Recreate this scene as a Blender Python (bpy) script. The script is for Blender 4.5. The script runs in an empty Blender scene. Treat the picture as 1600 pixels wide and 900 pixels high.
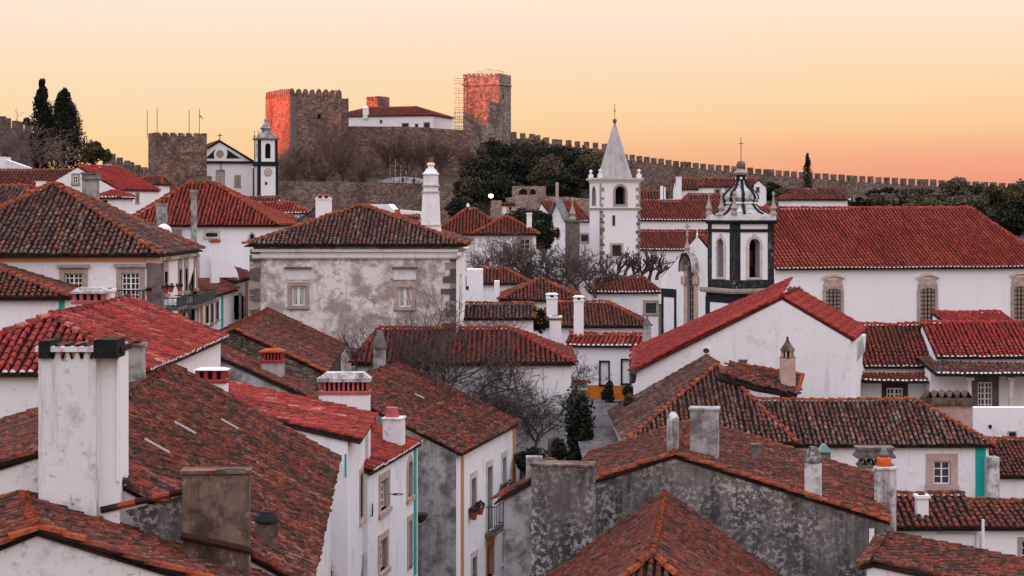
import bpy, bmesh, math, random
import numpy as np
from mathutils import Vector, Matrix
from mathutils.geometry import tessellate_polygon
random.seed(7); rng = np.random.default_rng(7)
SC = bpy.context.scene; COL = SC.collection
# ------------------------------------------------------------------ camera
F = 3000.0; HY = 330.0            # focal length and horizon row, in pixels of a 1600 px wide frame
cam = bpy.data.cameras.new('camera'); camo = bpy.data.objects.new('camera', cam); COL.objects.link(camo)
camo.location = (0, 0, 0); camo.rotation_euler = (math.pi / 2, 0, 0)
cam.sensor_width = 36; cam.lens = 36 * F / 1600; cam.shift_y = (HY - 450) / 1600
cam.clip_start = 1; cam.clip_end = 9000
SC.camera = camo
# ------------------------------------------------------------------ sky, sun, exposure
SUN_AZ = math.radians(8); SUN_EL = math.radians(2.2)      # the sun stands low on the left
w = bpy.data.worlds.new('World'); SC.world = w; w.use_nodes = True
nt = w.node_tree; nt.nodes.clear()
def N(t, kind, **kw):
    n = t.nodes.new(kind)
    for k, v in kw.items():
        setattr(n, k, v)
    return n
out = N(nt, 'ShaderNodeOutputWorld'); bg = N(nt, 'ShaderNodeBackground')
tc = N(nt, 'ShaderNodeTexCoord'); sep = N(nt, 'ShaderNodeSeparateXYZ')
nt.links.new(tc.outputs['Generated'], sep.inputs[0])
asn = N(nt, 'ShaderNodeMath', operation='ARCSINE'); nt.links.new(sep.outputs['Z'], asn.inputs[0])
mr = N(nt, 'ShaderNodeMapRange'); nt.links.new(asn.outputs[0], mr.inputs[0])
mr.inputs[1].default_value = -0.05; mr.inputs[2].default_value = 1.5708
def lin(r, g, b):
    f = lambda c: (c / 255 / 12.92) if c / 255 <= .04045 else ((c / 255 + .055) / 1.055) ** 2.4
    return (f(r), f(g), f(b), 1)
def ramp(t, stops, interp='LINEAR'):
    r = N(t, 'ShaderNodeValToRGB'); e = r.color_ramp.elements; r.color_ramp.interpolation = interp
    while len(e) < len(stops): e.new(0.5)
    for i, (p, c) in enumerate(stops):
        e[i].position = p; e[i].color = c if len(c) == 4 else (*c, 1)
    return r
def el(deg): return (math.radians(deg) + .05) / (1.5708 + .05)
# two gradients over elevation: towards the sunset side (left) and away from it (right)
left = ramp(nt, [(el(-1), lin(248, 196, 132)), (el(1.6), lin(252, 210, 151)), (el(3.4), lin(253, 221, 180)), (el(6.2), lin(254, 231, 213)),
                 (el(20), (1.25, 1.18, 1.2, 1)), (el(50), (1.84, 1.8, 2.1, 1)), (el(90), (1.88, 1.92, 2.38, 1))])
right = ramp(nt, [(el(-1), lin(232, 142, 130)), (el(.9), lin(240, 158, 130)), (el(1.6), lin(245, 172, 134)), (el(2.5), lin(253, 203, 153)), (el(3.5), lin(254, 215, 170)), (el(6.2), lin(254, 231, 210)),
                  (el(20), (1.25, 1.18, 1.2, 1)), (el(50), (1.84, 1.8, 2.1, 1)), (el(90), (1.88, 1.92, 2.38, 1))])
nt.links.new(mr.outputs[0], left.inputs[0]); nt.links.new(mr.outputs[0], right.inputs[0])
mx = N(nt, 'ShaderNodeMix', data_type='RGBA')
mr2 = N(nt, 'ShaderNodeMapRange', interpolation_type='SMOOTHSTEP'); nt.links.new(sep.outputs['X'], mr2.inputs[0])
mr2.inputs[1].default_value = -0.26; mr2.inputs[2].default_value = 0.26
nt.links.new(mr2.outputs[0], mx.inputs[0]); nt.links.new(left.outputs[0], mx.inputs[6]); nt.links.new(right.outputs[0], mx.inputs[7])
nt.links.new(mx.outputs[2], bg.inputs[0]); bg.inputs[1].default_value = 0.38
nt.links.new(bg.outputs[0], out.inputs[0])
sl = bpy.data.lights.new('sun', 'SUN'); sl.energy = 5.0; sl.angle = math.radians(.5); sl.color = (1, .13, .035)
so = bpy.data.objects.new('sun', sl); COL.objects.link(so)
SUNV = Vector((-math.cos(SUN_AZ) * math.cos(SUN_EL), -math.sin(SUN_AZ) * math.cos(SUN_EL), math.sin(SUN_EL)))
so.rotation_euler = SUNV.to_track_quat('Z', 'Y').to_euler(); so.location = SUNV * 400
vs = SC.view_settings; vs.view_transform = 'Standard'; vs.look = 'None'; vs.exposure = 1.4; vs.gamma = 1
SC.cycles.max_bounces = 5; SC.cycles.diffuse_bounces = 2; SC.cycles.use_denoising = True
# ------------------------------------------------------------------ materials
M = {}
def newmat(name):
    m = bpy.data.materials.new(name); m.use_nodes = True; t = m.node_tree; t.nodes.clear()
    o = N(t, 'ShaderNodeOutputMaterial'); b = N(t, 'ShaderNodeBsdfPrincipled'); t.links.new(b.outputs[0], o.inputs[0])
    b.inputs['Roughness'].default_value = .9; b.inputs['Specular IOR Level'].default_value = .2
    M[name] = m; return m, t, b
def pos(t, sx=1, sy=1, sz=1):
    g = N(t, 'ShaderNodeNewGeometry'); v = N(t, 'ShaderNodeVectorMath', operation='MULTIPLY')
    v.inputs[1].default_value = (sx, sy, sz); t.links.new(g.outputs['Position'], v.inputs[0]); return v.outputs[0]
def noise(t, vec, scale, detail=5, rough=.6):
    n = N(t, 'ShaderNodeTexNoise'); n.inputs['Scale'].default_value = scale; n.inputs['Detail'].default_value = detail
    n.inputs['Roughness'].default_value = rough; t.links.new(vec, n.inputs['Vector']); return n.outputs[0]
def mask(t, s, lo, hi, amt=1.0):
    m = N(t, 'ShaderNodeMapRange'); t.links.new(s, m.inputs[0]); m.inputs[1].default_value = lo; m.inputs[2].default_value = hi
    m.inputs[4].default_value = amt; return m.outputs[0]
def mix(t, f, a, b, mode='MIX'):
    m = N(t, 'ShaderNodeMix', data_type='RGBA', blend_type=mode)
    if isinstance(f, float): m.inputs[0].default_value = f
    else: t.links.new(f, m.inputs[0])
    for i, c in ((6, a), (7, b)):
        if isinstance(c, tuple): m.inputs[i].default_value = c if len(c) == 4 else (*c, 1)
        else: t.links.new(c, m.inputs[i])
    return m.outputs[2]
def bump(t, b, s, strength=.3, dist=.03):
    n = N(t, 'ShaderNodeBump'); n.inputs['Strength'].default_value = strength; n.inputs['Distance'].default_value = dist
    t.links.new(s, n.inputs['Height']); t.links.new(n.outputs[0], b.inputs['Normal'])
def flat(name, c, rough=.8, var=.12, scale=3.0, metal=0):
    m, t, b = newmat(name)
    n = noise(t, pos(t), scale, 6, .65)
    col = mix(t, mask(t, n, .35, .7), tuple(x * (1 - var) for x in c), tuple(min(1, x * (1 + var)) for x in c))
    t.links.new(col, b.inputs['Base Color']); b.inputs['Roughness'].default_value = rough; b.inputs['Metallic'].default_value = metal
    bump(t, b, n, .15, .02)
def plaster(name, c1, c2, c3, patch=(.55, .75, .6), scale=.9, streak=(.6, .78, .5), speck=(.66, .72, .5), ss=4.5):
    """c1 limewash, c2 large patches and streaks, c3 fine speckle of lichen"""
    m, t, b = newmat(name)
    p = pos(t); big = noise(t, p, scale, 8, .68); st = noise(t, pos(t, 1, 1, .12), 2.6, 6, .7)
    sp = noise(t, p, ss, 5, .7); soft = noise(t, p, .35, 3, .5)
    c = mix(t, mask(t, soft, .35, .7, .5), c1, tuple(x * .9 for x in c1))
    c = mix(t, mask(t, big, patch[0], patch[1], patch[2]), c, c2)
    c = mix(t, mask(t, st, streak[0], streak[1], streak[2]), c, c2)
    pm = N(t, 'ShaderNodeMath', operation='MULTIPLY'); t.links.new(mask(t, sp, speck[0], speck[1], speck[2]), pm.inputs[0]); t.links.new(mask(t, noise(t, p, .55, 4, .6), .4, .62), pm.inputs[1])
    c = mix(t, pm.outputs[0], c, c3)
    t.links.new(c, b.inputs['Base Color']); bump(t, b, big, .4, .05)
def tiles(name, pal, orange=(.62, .72, .7), moss=(.55, .75, .6), grey=(.58, .7, .5), dark=.55, oc=(.30, .058, .018), mc=(.028, .019, .012), gc=(.21, .145, .115)):
    m, t, b = newmat(name)
    a = N(t, 'ShaderNodeAttribute', attribute_name='rnd'); oi = N(t, 'ShaderNodeObjectInfo')
    ad = N(t, 'ShaderNodeMath', operation='ADD'); t.links.new(a.outputs['Fac'], ad.inputs[0]); cs = N(t, 'ShaderNodeSeparateColor'); t.links.new(oi.outputs['Color'], cs.inputs[0]); t.links.new(cs.outputs[0], ad.inputs[1])
    fr = N(t, 'ShaderNodeMath', operation='FRACT'); t.links.new(ad.outputs[0], fr.inputs[0])
    pal = [(q, (c[0] * 1.0, c[1] * .95, c[2] * .88) if name == 'tile_old' else (c[0] * 1.06, c[1] * .84, c[2] * .72)) for q, c in pal]; 
    wd = [(pal[i + 1][0] if i + 1 < len(pal) else 1) - pal[i][0] for i in range(len(pal))]; od = sorted(zip(pal, wd), key=lambda q: sum(q[0][1])); acc = 0; st = [(0.0, tuple(v * .45 for v in od[0][0][1]))]
    for (p0, c0), w0 in od: st.append((acc + w0 / 2, c0)); acc += w0
    st.append((1.0, tuple(v * 1.35 for v in od[-1][0][1]))); r = ramp(t, st); t.links.new(fr.outputs[0], r.inputs[0])
    p = pos(t); c = r.outputs[0]
    fine = noise(t, p, 8, 2, .6)
    c = mix(t, mask(t, noise(t, p, 2.3, 4, .66), *moss), c, mc)
    c = mix(t, mask(t, noise(t, p, 5.0, 3, .6), *grey), c, gc)
    c = mix(t, mask(t, noise(t, pos(t, 1, 1, 1.3), 1.5, 5, .68), *orange), c, oc)
    c = mix(t, mask(t, fine, .44, .6, dark), c, (.025, .017, .014), 'MIX')
    t.links.new(c, b.inputs['Base Color']); bump(t, b, fine, .5, .03)
def stone(name, cols, mortar, size=1.5, orange=None):
    m, t, b = newmat(name)
    p = pos(t, 1, 1, 1.6)
    wob = N(t, 'ShaderNodeVectorMath', operation='ADD'); nn = N(t, 'ShaderNodeTexNoise'); nn.inputs['Scale'].default_value = 1.3
    t.links.new(p, nn.inputs['Vector']); sc = N(t, 'ShaderNodeVectorMath', operation='SCALE'); sc.inputs[3].default_value = .35
    t.links.new(nn.outputs['Color'], sc.inputs[0]); t.links.new(p, wob.inputs[0]); t.links.new(sc.outputs[0], wob.inputs[1])
    v = N(t, 'ShaderNodeTexVoronoi'); v.inputs['Scale'].default_value = size; t.links.new(wob.outputs[0], v.inputs['Vector'])
    e = N(t, 'ShaderNodeTexVoronoi', feature='DISTANCE_TO_EDGE'); e.inputs['Scale'].default_value = size; t.links.new(wob.outputs[0], e.inputs['Vector'])
    s = N(t, 'ShaderNodeSeparateColor'); t.links.new(v.outputs['Color'], s.inputs[0])
    r = ramp(t, cols); t.links.new(s.outputs[0], r.inputs[0])
    c = mix(t, mask(t, e.outputs[0], .08, .02), r.outputs[0], mortar)
    big = noise(t, pos(t, 1, 1, .5), .22, 7, .7)
    c = mix(t, mask(t, big, .48, .7, .75), c, tuple(x * .35 for x in mortar))
    c = mix(t, mask(t, noise(t, p, 3.5, 4, .7), .56, .66, .5), c, (.035, .028, .025))
    if orange: c = mix(t, mask(t, noise(t, p, .5, 6, .7), .55, .72, .5), c, orange)
    t.links.new(c, b.inputs['Base Color']); bump(t, b, e.outputs[0], .6, .1)
def leaf(name, cols):
    m, t, b = newmat(name)
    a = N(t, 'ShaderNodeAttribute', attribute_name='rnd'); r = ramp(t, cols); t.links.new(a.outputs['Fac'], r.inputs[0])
    t.links.new(r.outputs[0], b.inputs['Base Color']); b.inputs['Roughness'].default_value = .7

plaster('white', (.83, .80, .815), (.40, .36, .345), (.24, .2, .18), (.56, .74, .5), .9, (.55, .72, .5), (.60, .68, .55))
plaster('white_clean', (.84, .81, .825), (.56, .51, .49), (.42, .37, .34), (.6, .78, .35), .6, (.57, .76, .38), (.64, .72, .4))
plaster('spire_grey', (.46, .435, .43), (.2, .18, .17), (.12, .1, .09), (.5, .7, .6), .8, (.46, .68, .75), (.58, .68, .5))
plaster('white_worn', (.74, .72, .73), (.24, .215, .205), (.07, .06, .055), (.52, .68, .6), 1.1, (.55, .7, .55), (.58, .64, .75))
plaster('mottled', (.80, .735, .70), (.30, .235, .215), (.14, .105, .095), (.44, .56, .85), 1.0, (.58, .74, .45), (.53, .62, .6))
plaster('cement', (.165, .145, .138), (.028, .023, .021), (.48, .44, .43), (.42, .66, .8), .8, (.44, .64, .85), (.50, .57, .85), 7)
plaster('cement_pale', (.42, .395, .39), (.07, .06, .056), (.07, .06, .055), (.46, .62, .8), 1.2, (.5, .68, .65), (.53, .60, .7))
plaster('cement_brown', (.19, .125, .098), (.04, .027, .023), (.52, .42, .37), (.42, .58, .85), 1.8, (.52, .7, .6), (.57, .64, .7))
plaster('chimney_worn', (.62, .59, .58), (.12, .105, .098), (.045, .04, .036), (.47, .62, .75), 2.0, (.48, .62, .75), (.55, .62, .7))
flat('stone_trim', (.36, .29, .255), .85, .25); flat('stone_pink', (.48, .34, .29), .85, .2); flat('stone_pale', (.56, .49, .45), .85, .2)
flat('stone_dark', (.15, .125, .115), .9, .4); flat('navy', (.016, .018, .023), .9, .3); plaster('marble_black', (.014, .016, .017), (.03, .032, .033), (.3, .29, .29), (.45, .6, .6), 3, (.5, .7, .5), (.56, .62, .6))
flat('ochre', (.60, .165, .018), .8, .1); flat('orange_band', (.66, .33, .16), .8, .08); flat('teal', (.012, .36, .31), .7, .08)
flat('ochre_trim', (.55, .24, .07), .8, .12)
flat('white_paint', (.8, .78, .76), .5, .05); flat('red_paint', (.34, .03, .035), .7, .2); flat('pink_paint', (.42, .09, .10), .7, .25)
flat('iron', (.018, .02, .022), .5, .2); flat('dark_wood', (.05, .03, .024), .6, .3); flat('dark_green', (.012, .03, .028), .5, .2)
flat('terracotta', (.30, .06, .035), .85, .25); flat('orange_pot', (.55, .09, .025), .7, .25, 8); flat('rust_cap', (.36, .08, .025), .85, .4, 6)
flat('black_soot', (.014, .013, .013), .9, .5); flat('void', (.01, .009, .009), 1, .1); flat('lead', (.17, .17, .175), .6, .3)
flat('green_metal', (.16, .29, .25), .5, .1); flat('pipe', (.5, .48, .47), .5, .1); flat('steel', (.4, .37, .35), .4, .1, 3, .6)
flat('bark', (.085, .062, .055), .95, .4, 6); flat('bark_pale', (.15, .108, .095), .95, .3, 6); flat('twig_brown', (.15, .092, .075), .95, .35, 4)
flat('bronze', (.06, .055, .04), .35, .2, 3, .8); flat('curtain', (.5, .46, .42), .9, .1); flat('cloth_dark', (.02, .018, .02), .9, .2); flat('skin', (.35, .2, .15), .6, .1)
flat('cloth_red', (.09, .015, .02), .9, .2)
m, t, b = newmat('glass'); b.inputs['Base Color'].default_value = (.03, .03, .033, 1); b.inputs['Roughness'].default_value = .12; b.inputs['Specular IOR Level'].default_value = .5
m, t, b = newmat('glass_warm'); b.inputs['Base Color'].default_value = (.30, .22, .19, 1); b.inputs['Roughness'].default_value = .25; b.inputs['Specular IOR Level'].default_value = .5
m, t, b = newmat('lamp_lit'); b.inputs['Emission Color'].default_value = (1, .62, .25, 1); b.inputs['Emission Strength'].default_value = 6
D = lambda *a: [(p, c) for p, c in a]
tiles('tile_old', D((0, (.045, .028, .024)), (.2, (.11, .042, .034)), (.36, (.17, .13, .11)), (.55, (.15, .042, .034)), (.68, (.095, .06, .05)), (.82, (.24, .06, .048)), (.89, (.25, .20, .175))),
      (.62, .72, .55), (.48, .64, .75), (.53, .62, .6))
tiles('tile_oldred', D((0, (.09, .032, .026)), (.25, (.18, .042, .032)), (.5, (.13, .07, .058)), (.62, (.24, .05, .036)), (.8, (.12, .032, .026)), (.92, (.22, .16, .135))),
      (.54, .66, .75), (.47, .62, .8), (.57, .66, .5))
tiles('tile_lichen', D((0, (.05, .02, .016)), (.2, (.18, .042, .03)), (.4, (.10, .04, .032)), (.55, (.21, .046, .032)), (.72, (.13, .034, .026)), (.86, (.26, .15, .125))),
      (.49, .62, .75), (.45, .56, .9), (.55, .63, .6), dark=.8, oc=(.26, .046, .015))
tiles('tile_red', D((0, (.31, .036, .030)), (.3, (.36, .042, .036)), (.55, (.27, .033, .028)), (.75, (.40, .06, .05)), (.9, (.22, .05, .042))),
      (.7, .82, .4), (.5, .66, .5), (.58, .7, .4))
tiles('tile_redworn', D((0, (.30, .036, .032)), (.22, (.18, .034, .028)), (.42, (.34, .045, .04)), (.6, (.42, .21, .17)), (.74, (.09, .03, .025)), (.88, (.36, .07, .055))),
      (.68, .8, .5), (.56, .74, .5), (.58, .7, .5))
tiles('tile_church', D((0, (.28, .046, .032)), (.3, (.34, .06, .04)), (.55, (.22, .04, .03)), (.75, (.30, .075, .05)), (.9, (.17, .045, .035))),
      (.64, .78, .55), (.55, .75, .5), (.62, .74, .4))
tiles('tile_brick', D((0, (.17, .04, .03)), (.3, (.22, .05, .036)), (.55, (.13, .035, .028)), (.75, (.2, .07, .052)), (.9, (.11, .04, .034))),
      (.66, .8, .5), (.52, .75, .5), (.6, .72, .4))
tiles('ridge_orange', D((0, (.27, .065, .028)), (.3, (.2, .055, .03)), (.6, (.31, .085, .035)), (.85, (.16, .07, .05))), (.5, .66, .8), (.6, .75, .6), (.62, .7, .4))
for nm, c in (('pan_dark', (.016, .010, .008)), ('pan_red', (.10, .02, .017)), ('pan_mid', (.030, .012, .010))):
    flat(nm, c, .95, .5, 2.5)
stone('castle_stone', D((0, (.125, .075, .06)), (.5, (.225, .135, .108)), (1, (.33, .21, .17))), (.085, .055, .046), 1.6)
stone('tower_stone', D((0, (.17, .125, .105)), (.5, (.27, .205, .175)), (1, (.40, .32, .275))), (.12, .088, .075), 1.5)
stone('rubble', D((0, (.125, .083, .07)), (.5, (.22, .15, .127)), (1, (.33, .24, .2))), (.085, .058, .05), 2.2)
stone('rubble_fine', D((0, (.075, .055, .048)), (.5, (.16, .12, .10)), (1, (.26, .21, .18))), (.05, .04, .035), 5.5)
stone('rubble_pink', D((0, (.22, .15, .125)), (.5, (.32, .23, .19)), (1, (.42, .31, .26))), (.17, .12, .10), 2.2)
stone('cobble', D((0, (.10, .088, .085)), (.5, (.17, .15, .145)), (1, (.26, .23, .22))), (.06, .05, .048), 5.0)
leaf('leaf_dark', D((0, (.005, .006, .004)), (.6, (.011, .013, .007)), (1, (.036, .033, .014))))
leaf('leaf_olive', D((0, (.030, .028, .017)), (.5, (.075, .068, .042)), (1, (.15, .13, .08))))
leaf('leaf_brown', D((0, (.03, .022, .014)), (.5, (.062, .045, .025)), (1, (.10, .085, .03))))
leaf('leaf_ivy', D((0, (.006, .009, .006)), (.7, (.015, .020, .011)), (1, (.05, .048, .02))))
leaf('leaf_yellow', D((0, (.12, .09, .01)), (1, (.3, .22, .03))))
leaf('leaf_flower', D((0, (.3, .02, .03)), (1, (.5, .06, .06))))
leaf('leaf_orange', D((0, (.5, .12, .02)), (1, (.6, .2, .03))))
m, t, b = newmat('earth')
n1 = noise(t, pos(t), .12, 8, .7); n2 = noise(t, pos(t), 1.5, 6, .7)
c = mix(t, mask(t, n1, .4, .62), (.050, .034, .025), (.030, .028, .016)); c = mix(t, mask(t, n2, .5, .7, .7), c, (.085, .062, .046))
t.links.new(c, b.inputs['Base Color']); bump(t, b, n2, .8, .2)
# ------------------------------------------------------------------ geometry helpers
Z = Vector((0, 0, 1)); BASE = {}
def W(px, py, d): return Vector(((px - 800) * d / F, d, (HY - py) * d / F))
def ray(px, py): return Vector(((px - 800) / F, 1, (HY - py) / F))
def PX(p): return (800 + F * p.x / p.y, HY - F * p.z / p.y)
def hit(px, py, P, n):
    r = ray(px, py); return r * (P.dot(n) / r.dot(n))
class MB:
    def __init__(s): s.v = []; s.f = []; s.m = []
    def poly(s, pts, mi=0):
        i = len(s.v); s.v.extend(Vector(p) for p in pts); s.f.append(tuple(range(i, i + len(pts)))); s.m.append(mi)
    def box(s, P, a, b, c, mi=0):
        """box from corner P along the three vectors a, b, c"""
        i = len(s.v)
        for k in range(8): s.v.append(P + (a if k & 1 else Z * 0) + (b if k & 2 else Z * 0) + (c if k & 4 else Z * 0))
        fs = [(0, 1, 3, 2), (4, 6, 7, 5), (0, 4, 5, 1), (2, 3, 7, 6), (0, 2, 6, 4), (1, 5, 7, 3)]
        if a.cross(b).dot(c) > 0: fs = [f[::-1] for f in fs]
        fs = [tuple(i + q for q in f) for f in fs]
        s.f += fs; s.m += [mi] * 6
    def frus(s, P, a, b, h, top, mi=0):
        """box whose top is scaled by top about its middle"""
        c = P + (a + b) / 2; lo = [P, P + a, P + a + b, P + b]; hi = [c + (q - c) * top + Z * h for q in lo]
        s.loft([lo, hi], mi)
    def loft(s, rings, mi=0, caps=True):
        i = len(s.v); n = len(rings[0])
        for r in rings: s.v.extend(Vector(p) for p in r)
        for k in range(len(rings) - 1):
            for j in range(n):
                a = i + k * n + j; b = i + k * n + (j + 1) % n
                s.f.append((a, b, b + n, a + n)); s.m.append(mi)
        if caps:
            s.f.append(tuple(i + j for j in reversed(range(n)))); s.m.append(mi)
            s.f.append(tuple(i + (len(rings) - 1) * n + j for j in range(n))); s.m.append(mi)
    def lathe(s, c, prof, n=10, mi=0, sq=None):
        """prof: (radius, z) list around the axis through c; sq = (ux, vx) gives a square section"""
        rings = []
        for r, z in prof:
            if sq: rings.append([c + (sq[0] * x + sq[1] * y) * r + Z * z for x, y in ((-1, -1), (1, -1), (1, 1), (-1, 1))])
            else: rings.append([c + Vector((r * math.cos(2 * math.pi * k / n), r * math.sin(2 * math.pi * k / n), z)) for k in range(n)])
        s.loft(rings, mi)
    def tube(s, pts, rad, n=5, mi=0):
        rings = []
        for k, p in enumerate(pts):
            d = (pts[min(k + 1, len(pts) - 1)] - pts[max(k - 1, 0)]).normalized()
            a = d.cross(Z if abs(d.z) < .9 else Vector((1, 0, 0))).normalized(); b = d.cross(a)
            r = rad[k] if isinstance(rad, (list, tuple)) else rad
            rings.append([p + (a * math.cos(2 * math.pi * j / n) + b * math.sin(2 * math.pi * j / n)) * r for j in range(n)])
        s.loft(rings, mi)
def base_of(o): return BASE[o.name]
def link(name, me, parent=None, base=None):
    o = bpy.data.objects.new(name, me); COL.objects.link(o)
    if parent is not None: o.parent = parent; BASE[o.name] = BASE[parent.name]
    else:
        BASE[o.name] = Vector(base) if base is not None else Vector((0, 0, 0)); o.location = BASE[o.name]
    return o
def add(name, mb, mats, parent=None, base=None, smooth=False, **props):
    if isinstance(mats, str): mats = [mats]
    if parent is None and base is None: base = sum((v for v in mb.v), Vector()) / max(1, len(mb.v)); base.z = min(v.z for v in mb.v)
    bs = BASE[parent.name] if parent is not None else Vector(base)
    me = bpy.data.meshes.new(name); me.from_pydata([v - bs for v in mb.v], [], mb.f)
    if name in ('wall', 'tower', 'belfry'):
        me.polygons.foreach_set('material_index', mb.m); bm = bmesh.new(); bm.from_mesh(me); bmesh.ops.remove_doubles(bm, verts=bm.verts, dist=.002); bm.to_mesh(me); bm.free(); mb = None
    for q in mats: me.materials.append(M[q])
    if len(mats) > 1 and mb: me.polygons.foreach_set('material_index', mb.m)
    if smooth: me.polygons.foreach_set('use_smooth', [True] * len(me.polygons))
    o = link(name, me, parent, bs)
    for k, v in props.items(): o[k] = v
    return o
def thing(name, label, cat, base, group=None):
    o = bpy.data.objects.new(name, None); COL.objects.link(o); o.location = base; BASE[o.name] = Vector(base)
    o['label'] = label; o['category'] = cat
    if group: o['group'] = group
    return o
def npmesh(name, V, faces, mats, parent=None, base=None, rnd=None, mi=None, **props):
    """V (n,3); faces: list of (m,k) index arrays"""
    bs = np.array(BASE[parent.name] if parent is not None else base)
    me = bpy.data.meshes.new(name); me.vertices.add(len(V)); me.vertices.foreach_set('co', (V - bs).astype(np.float32).ravel())
    tot = sum(f.size for f in faces); nf = sum(len(f) for f in faces)
    me.loops.add(tot); me.loops.foreach_set('vertex_index', np.concatenate([f.ravel() for f in faces]).astype(np.int32))
    cnt = np.concatenate([np.full(len(f), f.shape[1]) for f in faces]); st = np.concatenate([[0], np.cumsum(cnt)[:-1]])
    me.polygons.add(nf); me.polygons.foreach_set('loop_start', st.astype(np.int32))
    for q in mats: me.materials.append(M[q])
    if mi is not None: me.polygons.foreach_set('material_index', mi.astype(np.int32))
    if rnd is not None:
        a = me.attributes.new('rnd', 'FLOAT', 'FACE'); a.data.foreach_set('value', rnd.astype(np.float32))
    me.update(calc_edges=True)
    o = link(name, me, parent, bs)
    for k, v in props.items(): o[k] = v
    return o
def copy_tree(o, parent=None):
    c = o.copy(); COL.objects.link(c); BASE[c.name] = BASE[o.name]
    if parent is not None: c.parent = parent
    for ch in list(o.children): copy_tree(ch, c)
    return c
# ------------------------------------------------------------------ roof tiles
NA = 5
ANG = np.linspace(math.radians(8), math.radians(172), NA)
def tile_proto(r, row):
    """local x across, y up the slope, z normal; (10,3)"""
    lo = np.stack([np.cos(ANG) * r, np.full(NA, -row * .62), np.sin(ANG) * r * 1.15 + .035], 1)
    hi = np.stack([np.cos(ANG) * r * .78, np.full(NA, row * .58), np.sin(ANG) * r * .92 + .0], 1)
    return np.concatenate([lo, hi])
QUADS = np.array([[k, k + 1, NA + k + 1, NA + k] for k in range(NA - 1)]); CAP = np.array([list(range(NA))[::-1]])
TILE_ME = {}
def tile_mesh(r, row, mat):
    key = (round(r, 3), round(row, 3), mat)
    if key not in TILE_ME:
        me = bpy.data.meshes.new('roof_tile'); me.from_pydata([tuple(p) for p in tile_proto(r, row)], [], [tuple(q) for q in QUADS] + [tuple(CAP[0])])
        me.materials.append(M[mat]); TILE_ME[key] = me
    return TILE_ME[key]
def vnoise(x, y):
    x = x - x.min(); y = y - y.min(); g = rng.random((int(x.max()) + 3, int(y.max()) + 3)); i = x.astype(int); j = y.astype(int); u = x - i; v = y - j; u = u * u * (3 - 2 * u); v = v * v * (3 - 2 * v)
    return (g[i, j] * (1 - u) + g[i + 1, j] * u) * (1 - v) + (g[i, j + 1] * (1 - u) + g[i + 1, j + 1] * u) * v
def inpoly(a, b, poly):
    ins = np.zeros(len(a), bool); n = len(poly)
    for i in range(n):
        x1, y1 = poly[i]; x2, y2 = poly[(i + 1) % n]
        if y1 == y2: continue
        c = ((y1 > b) != (y2 > b)) & (a < (x2 - x1) * (b - y1) / (y2 - y1) + x1); ins ^= c
    return ins
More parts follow.
